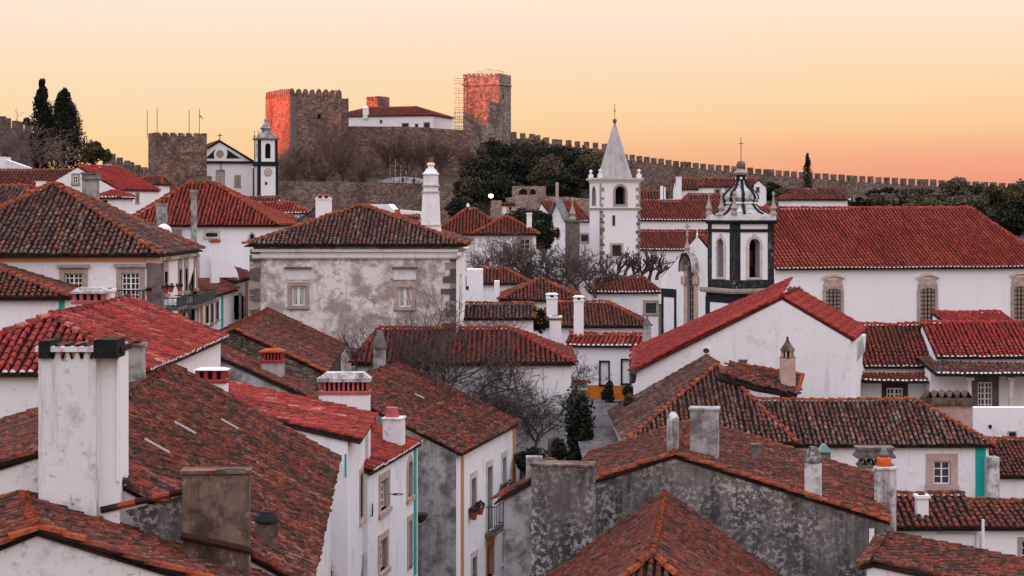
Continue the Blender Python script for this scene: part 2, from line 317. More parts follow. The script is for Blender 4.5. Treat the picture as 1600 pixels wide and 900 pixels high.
def tile_face(poly, down, mat, parent, col=.22, row=.33, near=0, white=False, jit=1.0, rf=.375, sag=0.0, mixr=.45):
    """lays cover tiles over a planar roof polygon; near = how many of the nearest become objects"""
    P0 = poly[0]; n = None
    for k in range(1, len(poly) - 1):
        q = (poly[k] - P0).cross(poly[k + 1] - P0)
        if n is None or q.length > n.length: n = q
    n.normalize()
    if n.z < 0: n = -n
    up = -(down - n * down.dot(n)).normalized(); e = up.cross(n).normalized()
    pa = np.array([(p - P0).dot(e) for p in poly]); pb = np.array([(p - P0).dot(up) for p in poly])
    na = max(1, int((pa.max() - pa.min()) / col)); ca = (pa.max() - pa.min()) / na
    nb = max(1, int((pb.max() - pb.min()) / row)); cb = (pb.max() - pb.min()) / nb
    A, B = np.meshgrid(pa.min() + (np.arange(na) + .5) * ca, pb.min() + (np.arange(nb) + .5) * cb)
    A = A.ravel(); B = B.ravel(); J = np.repeat(np.arange(nb), na); I = np.tile(np.arange(na), nb)
    k = inpoly(A, B, list(zip(pa, pb))); A, B, J, I = A[k], B[k], J[k], I[k]
    m = len(A)
    if m == 0: return
    ph = rng.random(4) * 6
    lift = .018 * np.sin(A * .9 + ph[0]) * np.sin(B * .8 + ph[1]) + rng.normal(0, .006 * jit, m) + .02
    cj = rng.normal(0, .012 * jit, na)[I]                       # a column wanders as a whole
    A2 = A + cj + rng.normal(0, .010 * jit, m) + .012 * jit * np.sin(B * 2.1 + I * 1.7); B2 = B + rng.normal(0, .018 * jit, m) + (rng.uniform(-.3, .3, na) * cb * min(1, jit + .2))[I] * (J > 0)
    lift -= sag * np.sin(np.pi * np.clip((A - pa.min()) / max(.1, pa.max() - pa.min()), 0, 1)) * np.clip(.25 + .75 * (B - pb.min()) / max(.1, pb.max() - pb.min()), 0, 1)
    E, U, NN = np.array(e), np.array(up), np.array(n)
    ctr = np.array(P0) + A2[:, None] * E + B2[:, None] * U + lift[:, None] * NN
    th = rng.normal(0, .035 * jit, m)
    ev = np.cos(th)[:, None] * E + np.sin(th)[:, None] * U; uv = -np.sin(th)[:, None] * E + np.cos(th)[:, None] * U
    v1 = vnoise(A / .7, B / 1.7); v2 = vnoise(A / .3, B / .8); crn = rng.random(na)
    vv = v1 * .5 + v2 * .3 + crn[I] * .2; vv = np.clip((vv - .5) * 2.1 + .5, 0, 1); rn = np.clip(vv * (1 - mixr) + rng.random(m) * mixr, 0.002, .996); r = ca * rf
    idx = np.arange(m)
    if near > 0:
        pxs = 800 + F * ctr[:, 0] / ctr[:, 1]; pys = HY - F * ctr[:, 2] / ctr[:, 1]
        vis = (pxs > -5) & (pxs < 1605) & (pys < 905)
        order = np.argsort(ctr[:, 1] + (~vis) * 1e4); pick = order[:min(near, int(vis.sum()))]
        if white: pick = pick[J[pick] != 0]
        me = tile_mesh(r, cb, mat); bs = np.array(BASE[parent.name])
        for i in pick:
            o = bpy.data.objects.new('roof_tile', me); o.color = (rn[i], 0, 0, 1); COL.objects.link(o); o.parent = parent
            c = ctr[i] - bs; x, y, z = ev[i], uv[i], NN
            o.matrix_local = Matrix(((x[0], y[0], z[0], c[0]), (x[1], y[1], z[1], c[1]), (x[2], y[2], z[2], c[2]), (0, 0, 0, 1)))
        keep = np.ones(m, bool); keep[pick] = False; idx = np.arange(m)[keep]
    if len(idx) == 0: return
    pr = tile_proto(r, cb); s = 1 + rng.normal(0, .05 * jit, len(idx))
    V = ctr[idx][:, None, :] + (pr[None, :, 0] * s[:, None])[..., None] * ev[idx][:, None, :] + pr[None, :, 1, None] * uv[idx][:, None, :] + pr[None, :, 2, None] * NN
    off = (np.arange(len(idx)) * 2 * NA)[:, None, None]
    q = (QUADS[None] + off).reshape(-1, 4); c = (CAP[None] + off).reshape(-1, NA)
    mi = np.concatenate([np.zeros(len(q)), (J[idx] == 0).astype(int) if white else np.zeros(len(c))])
    npmesh('tile_covering', V.reshape(-1, 3), [q, c], [mat, 'white_paint'] if white else [mat], parent, None, np.concatenate([np.repeat(rn[idx], NA - 1), rn[idx]]), mi, kind='stuff')
def caps(p0, p1, mat, parent, r=.13, step=.42, single=False, name='ridge_tile', lift=.0, sag=0.0):
    """half-round tiles laid end to end along a ridge, hip or verge"""
    t = (p1 - p0); L = t.length; t.normalize(); a = t.cross(Z).normalized(); n = a.cross(t)
    if n.z < 0: n = -n
    k = max(1, round(L / step)); st = L / k; pr = tile_proto(r, st); pr[:, 2] += rng.normal(0, .004)
    if single:
        me = tile_mesh(r, st, mat); bs = BASE[parent.name]
        for i in range(k):
            o = bpy.data.objects.new(name, me); o.color = (random.uniform(.15, .95), 0, 0, 1); COL.objects.link(o); o.parent = parent
            c = p0 + t * (st * (i + .5)) - bs + n * (lift - sag * math.sin(math.pi * (i + .5) / k) + random.gauss(0, .012)) + a * random.gauss(0, .014)
            o.matrix_local = Matrix(((a.x, t.x, n.x, c.x), (a.y, t.y, n.y, c.y), (a.z, t.z, n.z, c.z), (0, 0, 0, 1)))
        return
    C = np.array([np.array(p0 + t * (st * (i + .5)) + n * (lift - sag * math.sin(math.pi * (i + .5) / k) + random.gauss(0, .012)) + a * random.gauss(0, .014)) for i in range(k)])
    V = C[:, None, :] + pr[None, :, 0, None] * np.array(a) + pr[None, :, 1, None] * np.array(t) + pr[None, :, 2, None] * np.array(n)
    off = (np.arange(k) * 2 * NA)[:, None, None]; rn = rng.random(k)
    npmesh(name, V.reshape(-1, 3), [(QUADS[None] + off).reshape(-1, 4), (CAP[None] + off).reshape(-1, NA)], [mat], parent, None, np.concatenate([np.repeat(rn, NA - 1), rn]), kind='stuff')
# ------------------------------------------------------------------ houses
class Frame:
    def __init__(s, O, ang):
        s.O = Vector((O.x, O.y, 0)); a = math.radians(ang); s.ang = ang
        s.u = Vector((math.cos(a), math.sin(a), 0)); s.v = Vector((-math.sin(a), math.cos(a), 0))
    def p(s, u, v, z): return s.O + s.u * u + s.v * v + Z * z
def reach(P, dirv, px):
    k = (px - 800) / F; return (k * P.y - P.x) / (dirv.x - k * dirv.y)
def loop2d(shape, u0, u1, z0, z1, n=8):
    if shape == 'rect': return [(u0, z0), (u1, z0), (u1, z1), (u0, z1)]
    c = (u0 + u1) / 2; r = (u1 - u0) / 2
    if shape == 'oval':
        zc = (z0 + z1) / 2; rz = (z1 - z0) / 2
        return [(c + r * math.cos(2 * math.pi * k / 14), zc + rz * math.sin(2 * math.pi * k / 14)) for k in range(14)]
    rz = r if shape == 'arch' else (r * .35 if shape == 'segment' else r * 1.7)
    rz = min(rz, (z1 - z0) * .8)
    return [(u0, z0), (u1, z0)] + [(c + r * math.cos(math.pi * k / n), z1 - rz + rz * math.sin(math.pi * k / n)) for k in range(n + 1)]
class Face:
    """a vertical wall plane: origin P, horizontal direction ud, outward normal n"""
    def __init__(s, P, ud, n, parent): s.P, s.ud, s.n, s.parent, s.holes = P, ud, n, parent, []
    def uz(s, px, py):
        q = hit(px, py, s.P, s.n); return (q - s.P).dot(s.ud), q.z - s.P.z
    def at(s, u, z, o=0.0): return s.P + s.ud * u + Z * z + s.n * o
    def rect(s, x0, y0, x1, y1):
        a, b = s.uz(x0, y1), s.uz(x1, y0); return min(a[0], b[0]), max(a[0], b[0]), min(a[1], b[1]), max(a[1], b[1])
    def slab(s, x0, y0, x1, y1, mat, name, proud=.03, deep=.02, parent=None, **pr):
        u0, u1, z0, z1 = s.rect(x0, y0, x1, y1); mb = MB()
        mb.box(s.at(u0, z0, -deep), s.ud * (u1 - u0), Z * (z1 - z0), s.n * (proud + deep)); return add(name, mb, mat, parent or s.parent, **pr)
    def slab_m(s, u0, u1, z0, z1, mat, name, proud=.03, deep=.02, parent=None, **pr):
        mb = MB(); mb.box(s.at(u0, z0, -deep), s.ud * (u1 - u0), Z * (z1 - z0), s.n * (proud + deep)); return add(name, mb, mat, parent or s.parent, **pr)
    def wall(s, outer, mb, depth=.16, mi=0):
        loops = [[Vector((*p, 0)) for p in outer]] + [[Vector((*p, 0)) for p in h] for h in s.holes]
        flatl = [p for l in loops for p in l]; i = len(mb.v)
        mb.v.extend(s.at(p.x, p.y) for p in flatl)
        for tri in tessellate_polygon(loops):
            a, b, c = (flatl[k] for k in tri)
            tri = tri if ((b - a).cross(c - a)).z * s.ud.cross(Z).dot(s.n) > 0 else tri[::-1]
            mb.f.append(tuple(i + k for k in tri)); mb.m.append(mi)
        for h in s.holes:
            for k in range(len(h)):
                p, q = h[k], h[(k + 1) % len(h)]
                mb.poly([s.at(*p), s.at(*q), s.at(*q, -depth), s.at(*p, -depth)], mi)
    def window(s, x0, y0, x1, y1, grid=(2, 3), sw=.13, smat='stone_trim', sash='white_paint', glass='glass', depth=.13, shape='rect', lintel=0, sill=True,
               door=False, name=None, cut=True, bar=.035, edge=.05, proud=.04, metres=None, curtain=False, hood=False):
        u0, u1, z0, z1 = metres or s.rect(x0, y0, x1, y1)
        L = loop2d(shape, u0, u1, z0, z1)
        if cut: s.holes.append(L)
        dp = depth if cut else -.012
        mb = MB(); mb.poly([s.at(u, z, -dp + .004) for u, z in (L if s.ud.cross(Z).dot(s.n) > 0 else L[::-1])])
        wo = add(name or ('door' if door else 'window'), mb, glass if not door else (sash or 'dark_wood'), s.parent)
        if sw:
            b0 = z0 if (door) else z0 - sw
            O = loop2d(shape, u0 - sw, u1 + sw, b0, z1 + sw + lintel); fm = MB(); n = len(L)
            for k in range(n):
                a, b = L[k], L[(k + 1) % n]; c, d = O[(k + 1) % n], O[k]
                fm.poly([s.at(*d, proud), s.at(*c, proud), s.at(*b, proud), s.at(*a, proud)])
                fm.poly([s.at(*d, -.01), s.at(*c, -.01), s.at(*c, proud), s.at(*d, proud)])
                fm.poly([s.at(*a, proud), s.at(*b, proud), s.at(*b, -dp if cut else .0), s.at(*a, -dp if cut else .0)])
            add('frame', fm, smat, wo)
        if sill and sw and not door:
            sm = MB(); sm.box(s.at(u0 - sw * 1.15, z0 - sw * .75, -.01), s.ud * (u1 - u0 + sw * 2.3), Z * (sw * .7), s.n * .12); add('sill', sm, smat, wo)
        if hood:
            sm = MB(); sm.box(s.at(u0 - sw * 1.4, z1 + sw + lintel + .002, -.01), s.ud * (u1 - u0 + sw * 2.8), Z * (sw * .6), s.n * .16); add('hood', sm, smat, wo)
        if sash and not door and grid:
            bm = MB(); nx, ny = grid; o = -dp + .012
            def top(u):
                if shape == 'rect': return z1
                c = (u0 + u1) / 2; r = (u1 - u0) / 2; rz = {'arch': r, 'segment': r * .35, 'oval': (z1 - z0) / 2, 'point': r * 1.7}[shape]; rz = min(rz, (z1 - z0) * .8)
                return z1 - rz + rz * math.sqrt(max(0, 1 - ((u - c) / r) ** 2))
            if shape == 'rect':
                for a, b in ((u0, u0 + edge), (u1 - edge, u1)): bm.box(s.at(a, z0, o), s.ud * (b - a), Z * (z1 - z0), s.n * .035)
                for a, b in ((z0, z0 + edge), (z1 - edge, z1)): bm.box(s.at(u0 + edge, a, o), s.ud * (u1 - u0 - 2 * edge), Z * (b - a), s.n * .034)
            for k in range(1, nx):
                u = u0 + (u1 - u0) * k / nx; wd = bar * (1.7 if (nx % 2 == 0 and k == nx // 2) else 1)
                bm.box(s.at(u - wd / 2, z0, o + .002), s.ud * wd, Z * (top(u) - z0), s.n * .03)
            for k in range(1, ny):
                z = z0 + (z1 - z0) * k / ny
                us = [u for u in np.linspace(u0, u1, 25) if top(u) > z]
                if us: bm.box(s.at(us[0], z - bar / 2, o + .003), s.ud * (us[-1] - us[0]), Z * bar, s.n * .028)
            if bm.v: add('sash', bm, sash, wo)
        if curtain:
            cm = MB(); o = -dp + .008
            for a, b in ((u0 + .03, (u0 + u1) / 2 - .03), ((u0 + u1) / 2 + .03, u1 - .03)):
                ins = (b - a) * .35 * (1 if a < (u0 + u1) / 2 - .1 else -1)
                pts = [(a, z1 - .06), (b, z1 - .06), (b if ins < 0 else b - ins, z0 + .1), (a if ins > 0 else a - ins, z0 + .1)]
                cm.poly([s.at(*p, o) for p in pts])
            add('curtain', cm, 'curtain', wo)
        return wo
class House: pass
ALL = []
def house(name, label, A, side, ang, l, rid, to=None, w=None, ry=None, rh=None, wall='white', tile='tile_old', pan=None, ridge='ridge_orange',
          o=.22, og=.06, zb=None, col=.22, row=.34, near=0, white=False, root=None, cat='house', dzl=0, dzr=0, wins=(), ridges=True, verge=False, jit=1.0, gable_mat=None, fmat=None, single=None, cornice=None, deck=.055, rf=.375, back=None, group=None):
    """roof rectangle with eave corner A (pixel x, pixel y, distance); side says which front corner A is; rid = (axis, position across, start, end) of the ridge as fractions"""
    pan = pan or ('pan_mid' if 'lichen' in tile or 'worn' in tile else 'pan_dark'); H = House(); P = W(*A); ze = P.z; a = math.radians(ang); u = Vector((math.cos(a), math.sin(a), 0)); v = Vector((-math.sin(a), math.cos(a), 0))
    if w is None: w = abs(reach(P, u, to))
    if back is not None: l = reach(P, v, back)
    O = P if side == 'L' else P - u * w
    fr = Frame(O, ang); H.fr, H.w, H.l, H.ze, H.ang = fr, w, l, ze, ang
    ax, f, s0, s1 = rid
    R1 = (s0 * w, f * l) if ax == 'u' else (f * w, s0 * l); R2 = (s1 * w, f * l) if ax == 'u' else (f * w, s1 * l)
    if rh is None:
        q = fr.p(*R1, 0); rh = (HY - ry) * q.y / F - ze
    zr = ze + rh; H.zr = zr
    zc = [ze + dzl, ze + dzr, ze + dzr, ze + dzl]
    C = [fr.p(0, 0, zc[0]), fr.p(w, 0, zc[1]), fr.p(w, l, zc[2]), fr.p(0, l, zc[3])]; r1 = fr.p(*R1, zr); r2 = fr.p(*R2, zr)
    H.C, H.r1, H.r2 = C, r1, r2
    if zb is None: zb = ze - 9
    base = fr.p(w / 2, l / 2, zb)
    if root is None:
        root = thing(name, label, cat, base, group)
    H.root = root
    faces = []   # polygon, down direction
    if ax == 'u':
        faces.append(([C[0], C[1], r2, r1], -v)); faces.append(([C[2], C[3], r1, r2], v))
        if s1 < 1: faces.append(([C[1], C[2], r2], u))
        if s0 > 0: faces.append(([C[3], C[0], r1], -u))
    else:
        faces.append(([C[1], C[2], r2, r1], u)); faces.append(([C[3], C[0], r1, r2], -u))
        if s0 > 0: faces.append(([C[0], C[1], r1], -v))
        if s1 < 1: faces.append(([C[2], C[3], r2], v))
    faces = [([p for i, p in enumerate(pl) if (p - pl[i - 1]).length > .01], dn) for pl, dn in faces]
    # deck
    mb = MB()
    for pl, dn in faces:
        nn = (pl[1] - pl[0]).cross(pl[2] - pl[0]); nn.normalize()
        if nn.z < 0: nn = -nn
        pts = pl if (pl[1] - pl[0]).cross(pl[2] - pl[0]).z > 0 else pl[::-1]
        mb.loft([[p - Z * (deck + .05) for p in pts], [p - Z * .05 for p in pts]])
    roof = add('roof', mb, pan, root); H.roof = roof
    # tiles on the slopes one can see
    d0 = (C[0].y + C[1].y) / 2; k = F / d0
    vis = []
    for pl, dn in faces:
        nn = (pl[1] - pl[0]).cross(pl[2] - pl[0]); nn.normalize()
        if nn.z < 0: nn = -nn
        ctr = sum(pl, Vector()) / len(pl)
        if nn.dot(-ctr) > -.06 * ctr.length: vis.append((pl, dn, nn.dot(-ctr.normalized()) * sum(((pl[i] - pl[0]).cross(pl[i + 1] - pl[0])).length for i in range(1, len(pl) - 1))))
    tot = sum(max(x[2], .01) for x in vis) or 1
    for pl, dn, ar in vis:
        tile_face(pl, dn, tile, roof, col, row, int(near * max(ar, .01) / tot), white, jit, rf, .055 if jit >= 1 else .02, .3 if 'lichen' in tile else (.62 if tile in ('tile_old', 'tile_oldred') else .5))
    if ridges:
        sg = (k >= 30) if single is None else single
        if (r1 - r2).length > .3: caps(r1, r2, ridge, roof, col * .6, .40, sg, sag=.05 if jit >= 1 else .02)
        edges = []
        if ax == 'u':
            edges = ([(C[1], r2), (C[2], r2)] if s1 < 1 else []) + ([(C[0], r1), (C[3], r1)] if s0 > 0 else [])
            vg = ([] if s1 < 1 else [(C[1], r2)]) + ([] if s0 > 0 else [(C[0], r1)])
        else:
            edges = ([(C[0], r1), (C[1], r1)] if s0 > 0 else []) + ([(C[2], r2), (C[3], r2)] if s1 < 1 else [])
            vg = ([] if s0 > 0 else [(C[0], r1), (C[1], r1)]) + ([] if s1 < 1 else [(C[2], r2), (C[3], r2)])
        for p, q in edges: caps(p, q, ridge, roof, col * .58, .40, sg, 'hip_tile')
        if verge:
            for p, q in vg: caps(p, q, ridge, roof, col * .52, .40, sg, 'verge_tile')
    # walls
    ou0 = og if (ax == 'u' and s0 == 0) else o; ou1 = og if (ax == 'u' and s1 == 1) else o
    ov0 = og if (ax == 'v' and s0 == 0) else o; ov1 = og if (ax == 'v' and s1 == 1) else o
    a0, a1, b0, b1 = ou0, w - ou1, ov0, l - ov1
    def rz(uu, vv):
        """height of the roof surface"""
        zs = []
        if ax == 'u':
            f1 = R1[1]; zs.append(ze + rh * vv / f1 if f1 > 0 else 1e9); zs.append(ze + rh * (l - vv) / (l - f1) if f1 < l else 1e9)
            if s0 > 0: zs.append(ze + rh * uu / R1[0])
            if s1 < 1: zs.append(ze + rh * (w - uu) / (w - R2[0]))
        else:
            f1 = R1[0]; zs.append(ze + dzl + (rh - dzl) * uu / f1 if f1 > 0 else 1e9); zs.append(ze + dzr + (rh - dzr) * (w - uu) / (w - f1) if f1 < w else 1e9)
            if s0 > 0: zs.append(ze + rh * vv / R1[1])
            if s1 < 1: zs.append(ze + rh * (l - vv) / (l - R2[1]))
        return min(zs)
    H.rz = rz
    T = lambda uu, vv: rz(uu, vv) - deck * .6 - .05 - zb
    H.F = Face(fr.p(a0, b0, zb), fr.u, -fr.v, root); H.R = Face(fr.p(a1, b0, zb), fr.v, fr.u, root); H.L = Face(fr.p(a0, b1, zb), -fr.v, -fr.u, root); H.B = Face(fr.p(a1, b1, zb), -fr.u, fr.v, root)
    H.a0, H.a1, H.b0, H.b1, H.zb = a0, a1, b0, b1, zb
    for wn in wins:
        fc, x0, y0, x1, y1 = wn[:5]; kw = wn[5] if len(wn) > 5 else {}
        getattr(H, fc).window(x0, y0, x1, y1, **kw)
    wb = MB(); W_ = a1 - a0; L_ = b1 - b0
    fm = 1 if fmat else 0
    if ax == 'v' and s0 == 0: H.F.wall([(0, 0), (W_, 0), (W_, T(a1, b0)), (R1[0] - a0, T(R1[0], b0)), (0, T(a0, b0))] if 0 < f < 1 else [(0, 0), (W_, 0), (W_, T(a1, b0)), (0, T(a0, b0))], wb, mi=fm)
    else: H.F.wall([(0, 0), (W_, 0), (W_, T(a1, b0)), (0, T(a0, b0))], wb, mi=fm)
    if ax == 'u' and s1 == 1: H.R.wall([(0, 0), (L_, 0), (L_, T(a1, b1)), (R2[1] - b0, T(a1, R2[1])), (0, T(a1, b0))] if 0 < f < 1 else [(0, 0), (L_, 0), (L_, T(a1, b1)), (0, T(a1, b0))], wb)
    else: H.R.wall([(0, 0), (L_, 0), (L_, T(a1, b1)), (0, T(a1, b0))], wb)
    if ax == 'u' and s0 == 0: H.L.wall([(0, 0), (L_, 0), (L_, T(a0, b0)), (L_ - (R1[1] - b0), T(a0, R1[1])), (0, T(a0, b1))] if 0 < f < 1 else [(0, 0), (L_, 0), (L_, T(a0, b0)), (0, T(a0, b1))], wb, mi=1 if gable_mat else 0)
    else: H.L.wall([(0, 0), (L_, 0), (L_, T(a0, b0)), (0, T(a0, b1))], wb, mi=1 if gable_mat else 0)
    if ax == 'v' and s1 == 1 and 0 < f < 1: H.B.wall([(0, 0), (W_, 0), (W_, T(a0, b1)), (W_ - (R2[0] - a0), T(R2[0], b1)), (0, T(a1, b1))], wb)
    else: H.B.wall([(0, 0), (W_, 0), (W_, T(a0, b1)), (0, T(a1, b1))], wb)
    H.wall = add('wall', wb, [wall, gable_mat or fmat] if gable_mat or fmat else wall, root)
    if cornice:
        h, pr, cm = cornice; mb = MB(); top = T(a0 + .3, b0) if not (ax == 'v' and s0 == 0) else T(a0, b0)
        mb.box(H.F.at(-pr, top - h, 0), fr.u * (W_ + 2 * pr), Z * h, -fr.v * pr); mb.box(H.R.at(.0, top - h, 0), fr.v * (L_ + pr), Z * h, fr.u * pr)
        mb.box(H.F.at(-pr * .5, top - h * 1.9, 0), fr.u * (W_ + pr), Z * (h * .55), -fr.v * (pr * .5)); mb.box(H.R.at(0, top - h * 1.9, 0), fr.v * (L_), Z * (h * .55), fr.u * (pr * .5))
        add('cornice', mb, cm, root)
    ALL.append((name, label, [tuple(round(x) for x in PX(p)) for p in (*C, r1, r2)], round(w, 1), round(l, 1), round(rh, 2)))
    return H
def chimney(H, x0, x1, yt, yb, d, depth=.7, style='plain', mat='white', ang=None, label=None, ys=None, n=4, sunk=1.2, capmat=None, smat='red_paint', parent=None, top=1.0):
    par = parent or H.root; fr = Frame(W(x0, yt, d), H.ang if ang is None else ang)
    P = W(x0, yb, d); wd = abs(reach(P, fr.u, x1)); u, v = fr.u, fr.v; zt = (HY - yt) * d / F; zbm = P.z - sunk
    q = lambda uu, vv, z: Vector((P.x, P.y, 0)) + u * uu + v * vv + Z * z
    zy = lambda y: (HY - y) * d / F
    pr = {'label': label} if label else {}
    mb = MB(); ztop = zy(ys[1]) if ys else zt
    if top == 1.0: mb.box(q(0, 0, zbm), u * wd, v * depth, Z * (ztop - zbm))
    else: mb.frus(q(0, 0, zbm), u * wd, v * depth, ztop - zbm, top)
    ch = add('chimney', mb, mat, par, **pr)
    cm = capmat or mat
    if style == 'plain':
        c = MB(); c.box(q(-.05, -.05, zt - .02), u * (wd + .1), v * (depth + .1), Z * .1); add('cap', c, cm, ch)
        f = MB(); f.box(q(wd * .2, depth * .2, zt + .0805), u * wd * .6, v * depth * .6, Z * .02); add('flue', f, 'black_soot', ch)
    elif style == 'slat':
        za, zb2 = zy(ys[0]), zy(ys[1]); c = MB(); hh = zt - za
        c.box(q(-.06, -.06, za), u * (wd + .12), v * (depth + .12), Z * min(.12, hh * .4))
        c.frus(q(-.03, -.03, za + min(.12, hh * .4)), u * (wd + .06), v * (depth + .06), max(.05, hh - min(.12, hh * .4)), .72); add('cap', c, cm, ch)
        k = MB(); k.box(q(.12, .12, zb2), u * (wd - .24), v * (depth - .24), Z * (za - zb2)); add('flue', k, 'black_soot', ch)
        for i in range(n + 1):
            s = MB(); bw = wd / (n * 2 + 1)
            s.box(q(i * 2 * bw if i < n + 1 else wd - bw, .0, zb2), u * bw * .96, v * .1, Z * (za - zb2)); add('slat', s, smat, ch)
        s = MB(); s.box(q(wd - .1, .12, zb2), u * .1, v * .14, Z * (za - zb2)); s.box(q(wd - .1, depth - .14, zb2), u * .1, v * .14, Z * (za - zb2)); s.box(q(0, depth - .12, zb2), u * .1, v * .12, Z * (za - zb2)); add('slat', s, smat, ch)
        l = MB(); l.box(q(-.04, -.04, zb2 - .1), u * (wd + .08), v * (depth + .08), Z * .098); add('ledge', l, smat, ch)
    elif style == 'cone':
        c = MB(); ce = q(wd / 2, depth / 2, ztop); hh = zt - ztop; r = wd * .56
        c.lathe(ce, [(r, 0), (r * 1.06, hh * .08), (r * 1.02, hh * .2), (r * .78, hh * .55), (r * .5, hh * .85), (r * .42, hh)], 12); add('cap', c, cm, ch, smooth=False)
    elif style == 'minaret':
        c = MB(); ce = q(wd / 2, depth / 2, ztop); hh = zt - ztop; r = wd * .5
        c.lathe(ce, [(r * 1.1, 0), (r * 1.1, hh * .05), (r * .92, hh * .06)], 8); c.lathe(ce, [(r * 1.1, hh * .32), (r * .98, hh * .42), (r * .6, hh * .6), (r * .28, hh * .75), (r * .16, hh * .86), (r * .2, hh * .92), (r * .05, hh)], 8); add('cap', c, cm, ch)
        k = MB(); k.lathe(ce, [(r * .62, hh * .05), (r * .62, hh * .33)], 8); add('flue', k, 'void', ch)
        for i in range(8):
            s = MB(); an = i * math.pi / 4 + .39; s.box(ce + Vector((math.cos(an), math.sin(an), 0)) * r * .8 + Z * hh * .05 - u * .04 - v * .04, u * .08, v * .08, Z * hh * .28); add('post', s, mat, ch)
    elif style == 'tri':
        za = ztop; hh = zt - za; tw = wd / n
        c = MB(); c.box(q(-.05, -.05, za - .06), u * (wd + .1), v * (depth + .1), Z * .08); add('cap', c, cm, ch)
        for i in range(n):
            for sx in (0, 1):
                s = MB(); pa = q(i * tw + (0.02 if sx == 0 else tw - .02), 0, za + .02); pb = q(i * tw + tw / 2 - (.0 if sx == 0 else -.0), 0, za + hh)
                dr = pb - pa; pp = dr.cross(v).normalized() * .035; s.box(pa, dr, v * depth, pp); add('tile', s, capmat or 'rust_cap', ch)
    elif style == 'block':
        c = MB(); c.box(q(-.04, -.04, zt - .01), u * (wd + .08), v * (depth + .08), Z * .06); add('cap', c, cm, ch)
    return ch, q, wd
# ------------------------------------------------------------------ ground
def gz(x, y):
    z = float(np.interp(y, [0, 30, 60, 92, 110, 130, 170, 210, 260, 332, 335, 352, 378, 400, 450, 560, 900, 4000], [-20, -20, -20, -19.5, -13, -12, -10, -8, -6, -4, 4.4, 4.8, 6.3, 9, 6, -6, -45, -60]))
    lb = min(1, max(0, (-x - 12) / 26)) * float(np.interp(y, [0, 80, 130, 170, 200, 235, 260, 320, 500], [0, 0, 2, 6, 7, 4, 1, 0, 0]))
    lb += min(1, max(0, (-x - 44) / 12)) * float(np.interp(y, [190, 235, 280, 330, 375], [0, 6, 7, 3, 0]))
    rb = min(1, max(0, (x - 20) / 40)) * float(np.interp(y, [150, 200, 260, 300, 340, 400, 500], [0, 1.5, 1, 0, -6, -14, -10]))
    hill = 8 * math.exp(-((x + 25) / 45) ** 2 - ((y - 395) / 40) ** 2) * .0
    st = min(1, max(0, (x - 1.8) / 1.5)) * min(1, max(0, (20 - x) / 6)) * min(1, max(0, (y - 74) / 4)) * min(1, max(0, (118 - y) / 10)); z = z * (1 - st) + -10.75 * st
    z += lb + rb + hill
    if x < -110:                     # unseen ridge, added and shaped to shade the town but not the castle towers
        cr = float(np.interp(y, [-300, 0, 280, 336, 345, 361, 369, 450, 560, 700, 1500], [30, 26, 25, 24, 11, 11, 31, 30, 10, 4, -30]))
        t = min(1, max(0, (-110 - x) / 140)); t = t * t * (3 - 2 * t); f = min(1, max(0, (-x - 420) / 500)); f = f * f * (3 - 2 * f)
        z = z * (1 - t) + cr * t; z = z * (1 - f) - 55 * f
    far = math.hypot(x, y - 200)
    if far > 600: f = min(1, (far - 600) / 1200); z = z * (1 - f) - 60 * f
    return z
xs = np.unique(np.concatenate([np.linspace(-5000, -600, 14), np.linspace(-600, -110, 50), np.linspace(-110, 110, 90), np.linspace(110, 600, 20), np.linspace(600, 5000, 12)]))
ys = np.unique(np.concatenate([np.linspace(-3000, -60, 12), np.linspace(-60, 460, 150), np.linspace(460, 1200, 20), np.linspace(1200, 6000, 12)]))
V = np.array([(x, y, gz(x, y)) for y in ys for x in xs]); nx = len(xs)
q = np.array([[j * nx + i, j * nx + i + 1, (j + 1) * nx + i + 1, (j + 1) * nx + i] for j in range(len(ys) - 1) for i in range(nx - 1)])
g = npmesh('ground', V, [q], ['earth'], None, (0, 0, 0), kind='structure')
mb = MB(); mb.poly([Vector(p) for p in ((3, 78, -10.55), (9.5, 78, -10.5), (9.5, 84, -10.45), (14, 104, -10.4), (3, 107, -10.4), (3, 92, -10.45))])
add('street', mb, 'cobble', None, (0, 0, -10.5), kind='structure')
mb = MB(); mb.poly([Vector(p) for p in ((-5.2, 38, -19), (2.5, 38, -19), (1.6, 70, -19), (.5, 92, -18.5), (-4, 92, -18.5))])
add('lane', mb, 'cobble', None, (0, 60, -19), kind='structure')

def roofpoly(H, pts, tile, mat, pan='pan_dark', col=.2, row=.34, near=60, edge=None):
    pl = [W(*p) for p in pts]; n = (pl[1] - pl[0]).cross(pl[2] - pl[0]); n = n if n.z > 0 else -n; n.normalize(); dn = Vector((n.x, n.y, 0)).normalized(); mb = MB()
    q = pl if (pl[1] - pl[0]).cross(pl[2] - pl[0]).z > 0 else pl[::-1]; mb.loft([[p - Z * .14 for p in q], q]); r = add('roof', mb, pan, H.root); tile_face(pl, dn, tile, r, col, row, near)
    for i, j in edge or (): caps(pl[i], pl[j], mat, r, .115, .4, True)
    return r
# ------------------------------------------------------------------ near left
LOW = dict(grid=(2, 3), sw=.17, smat='stone_pink', depth=.2)
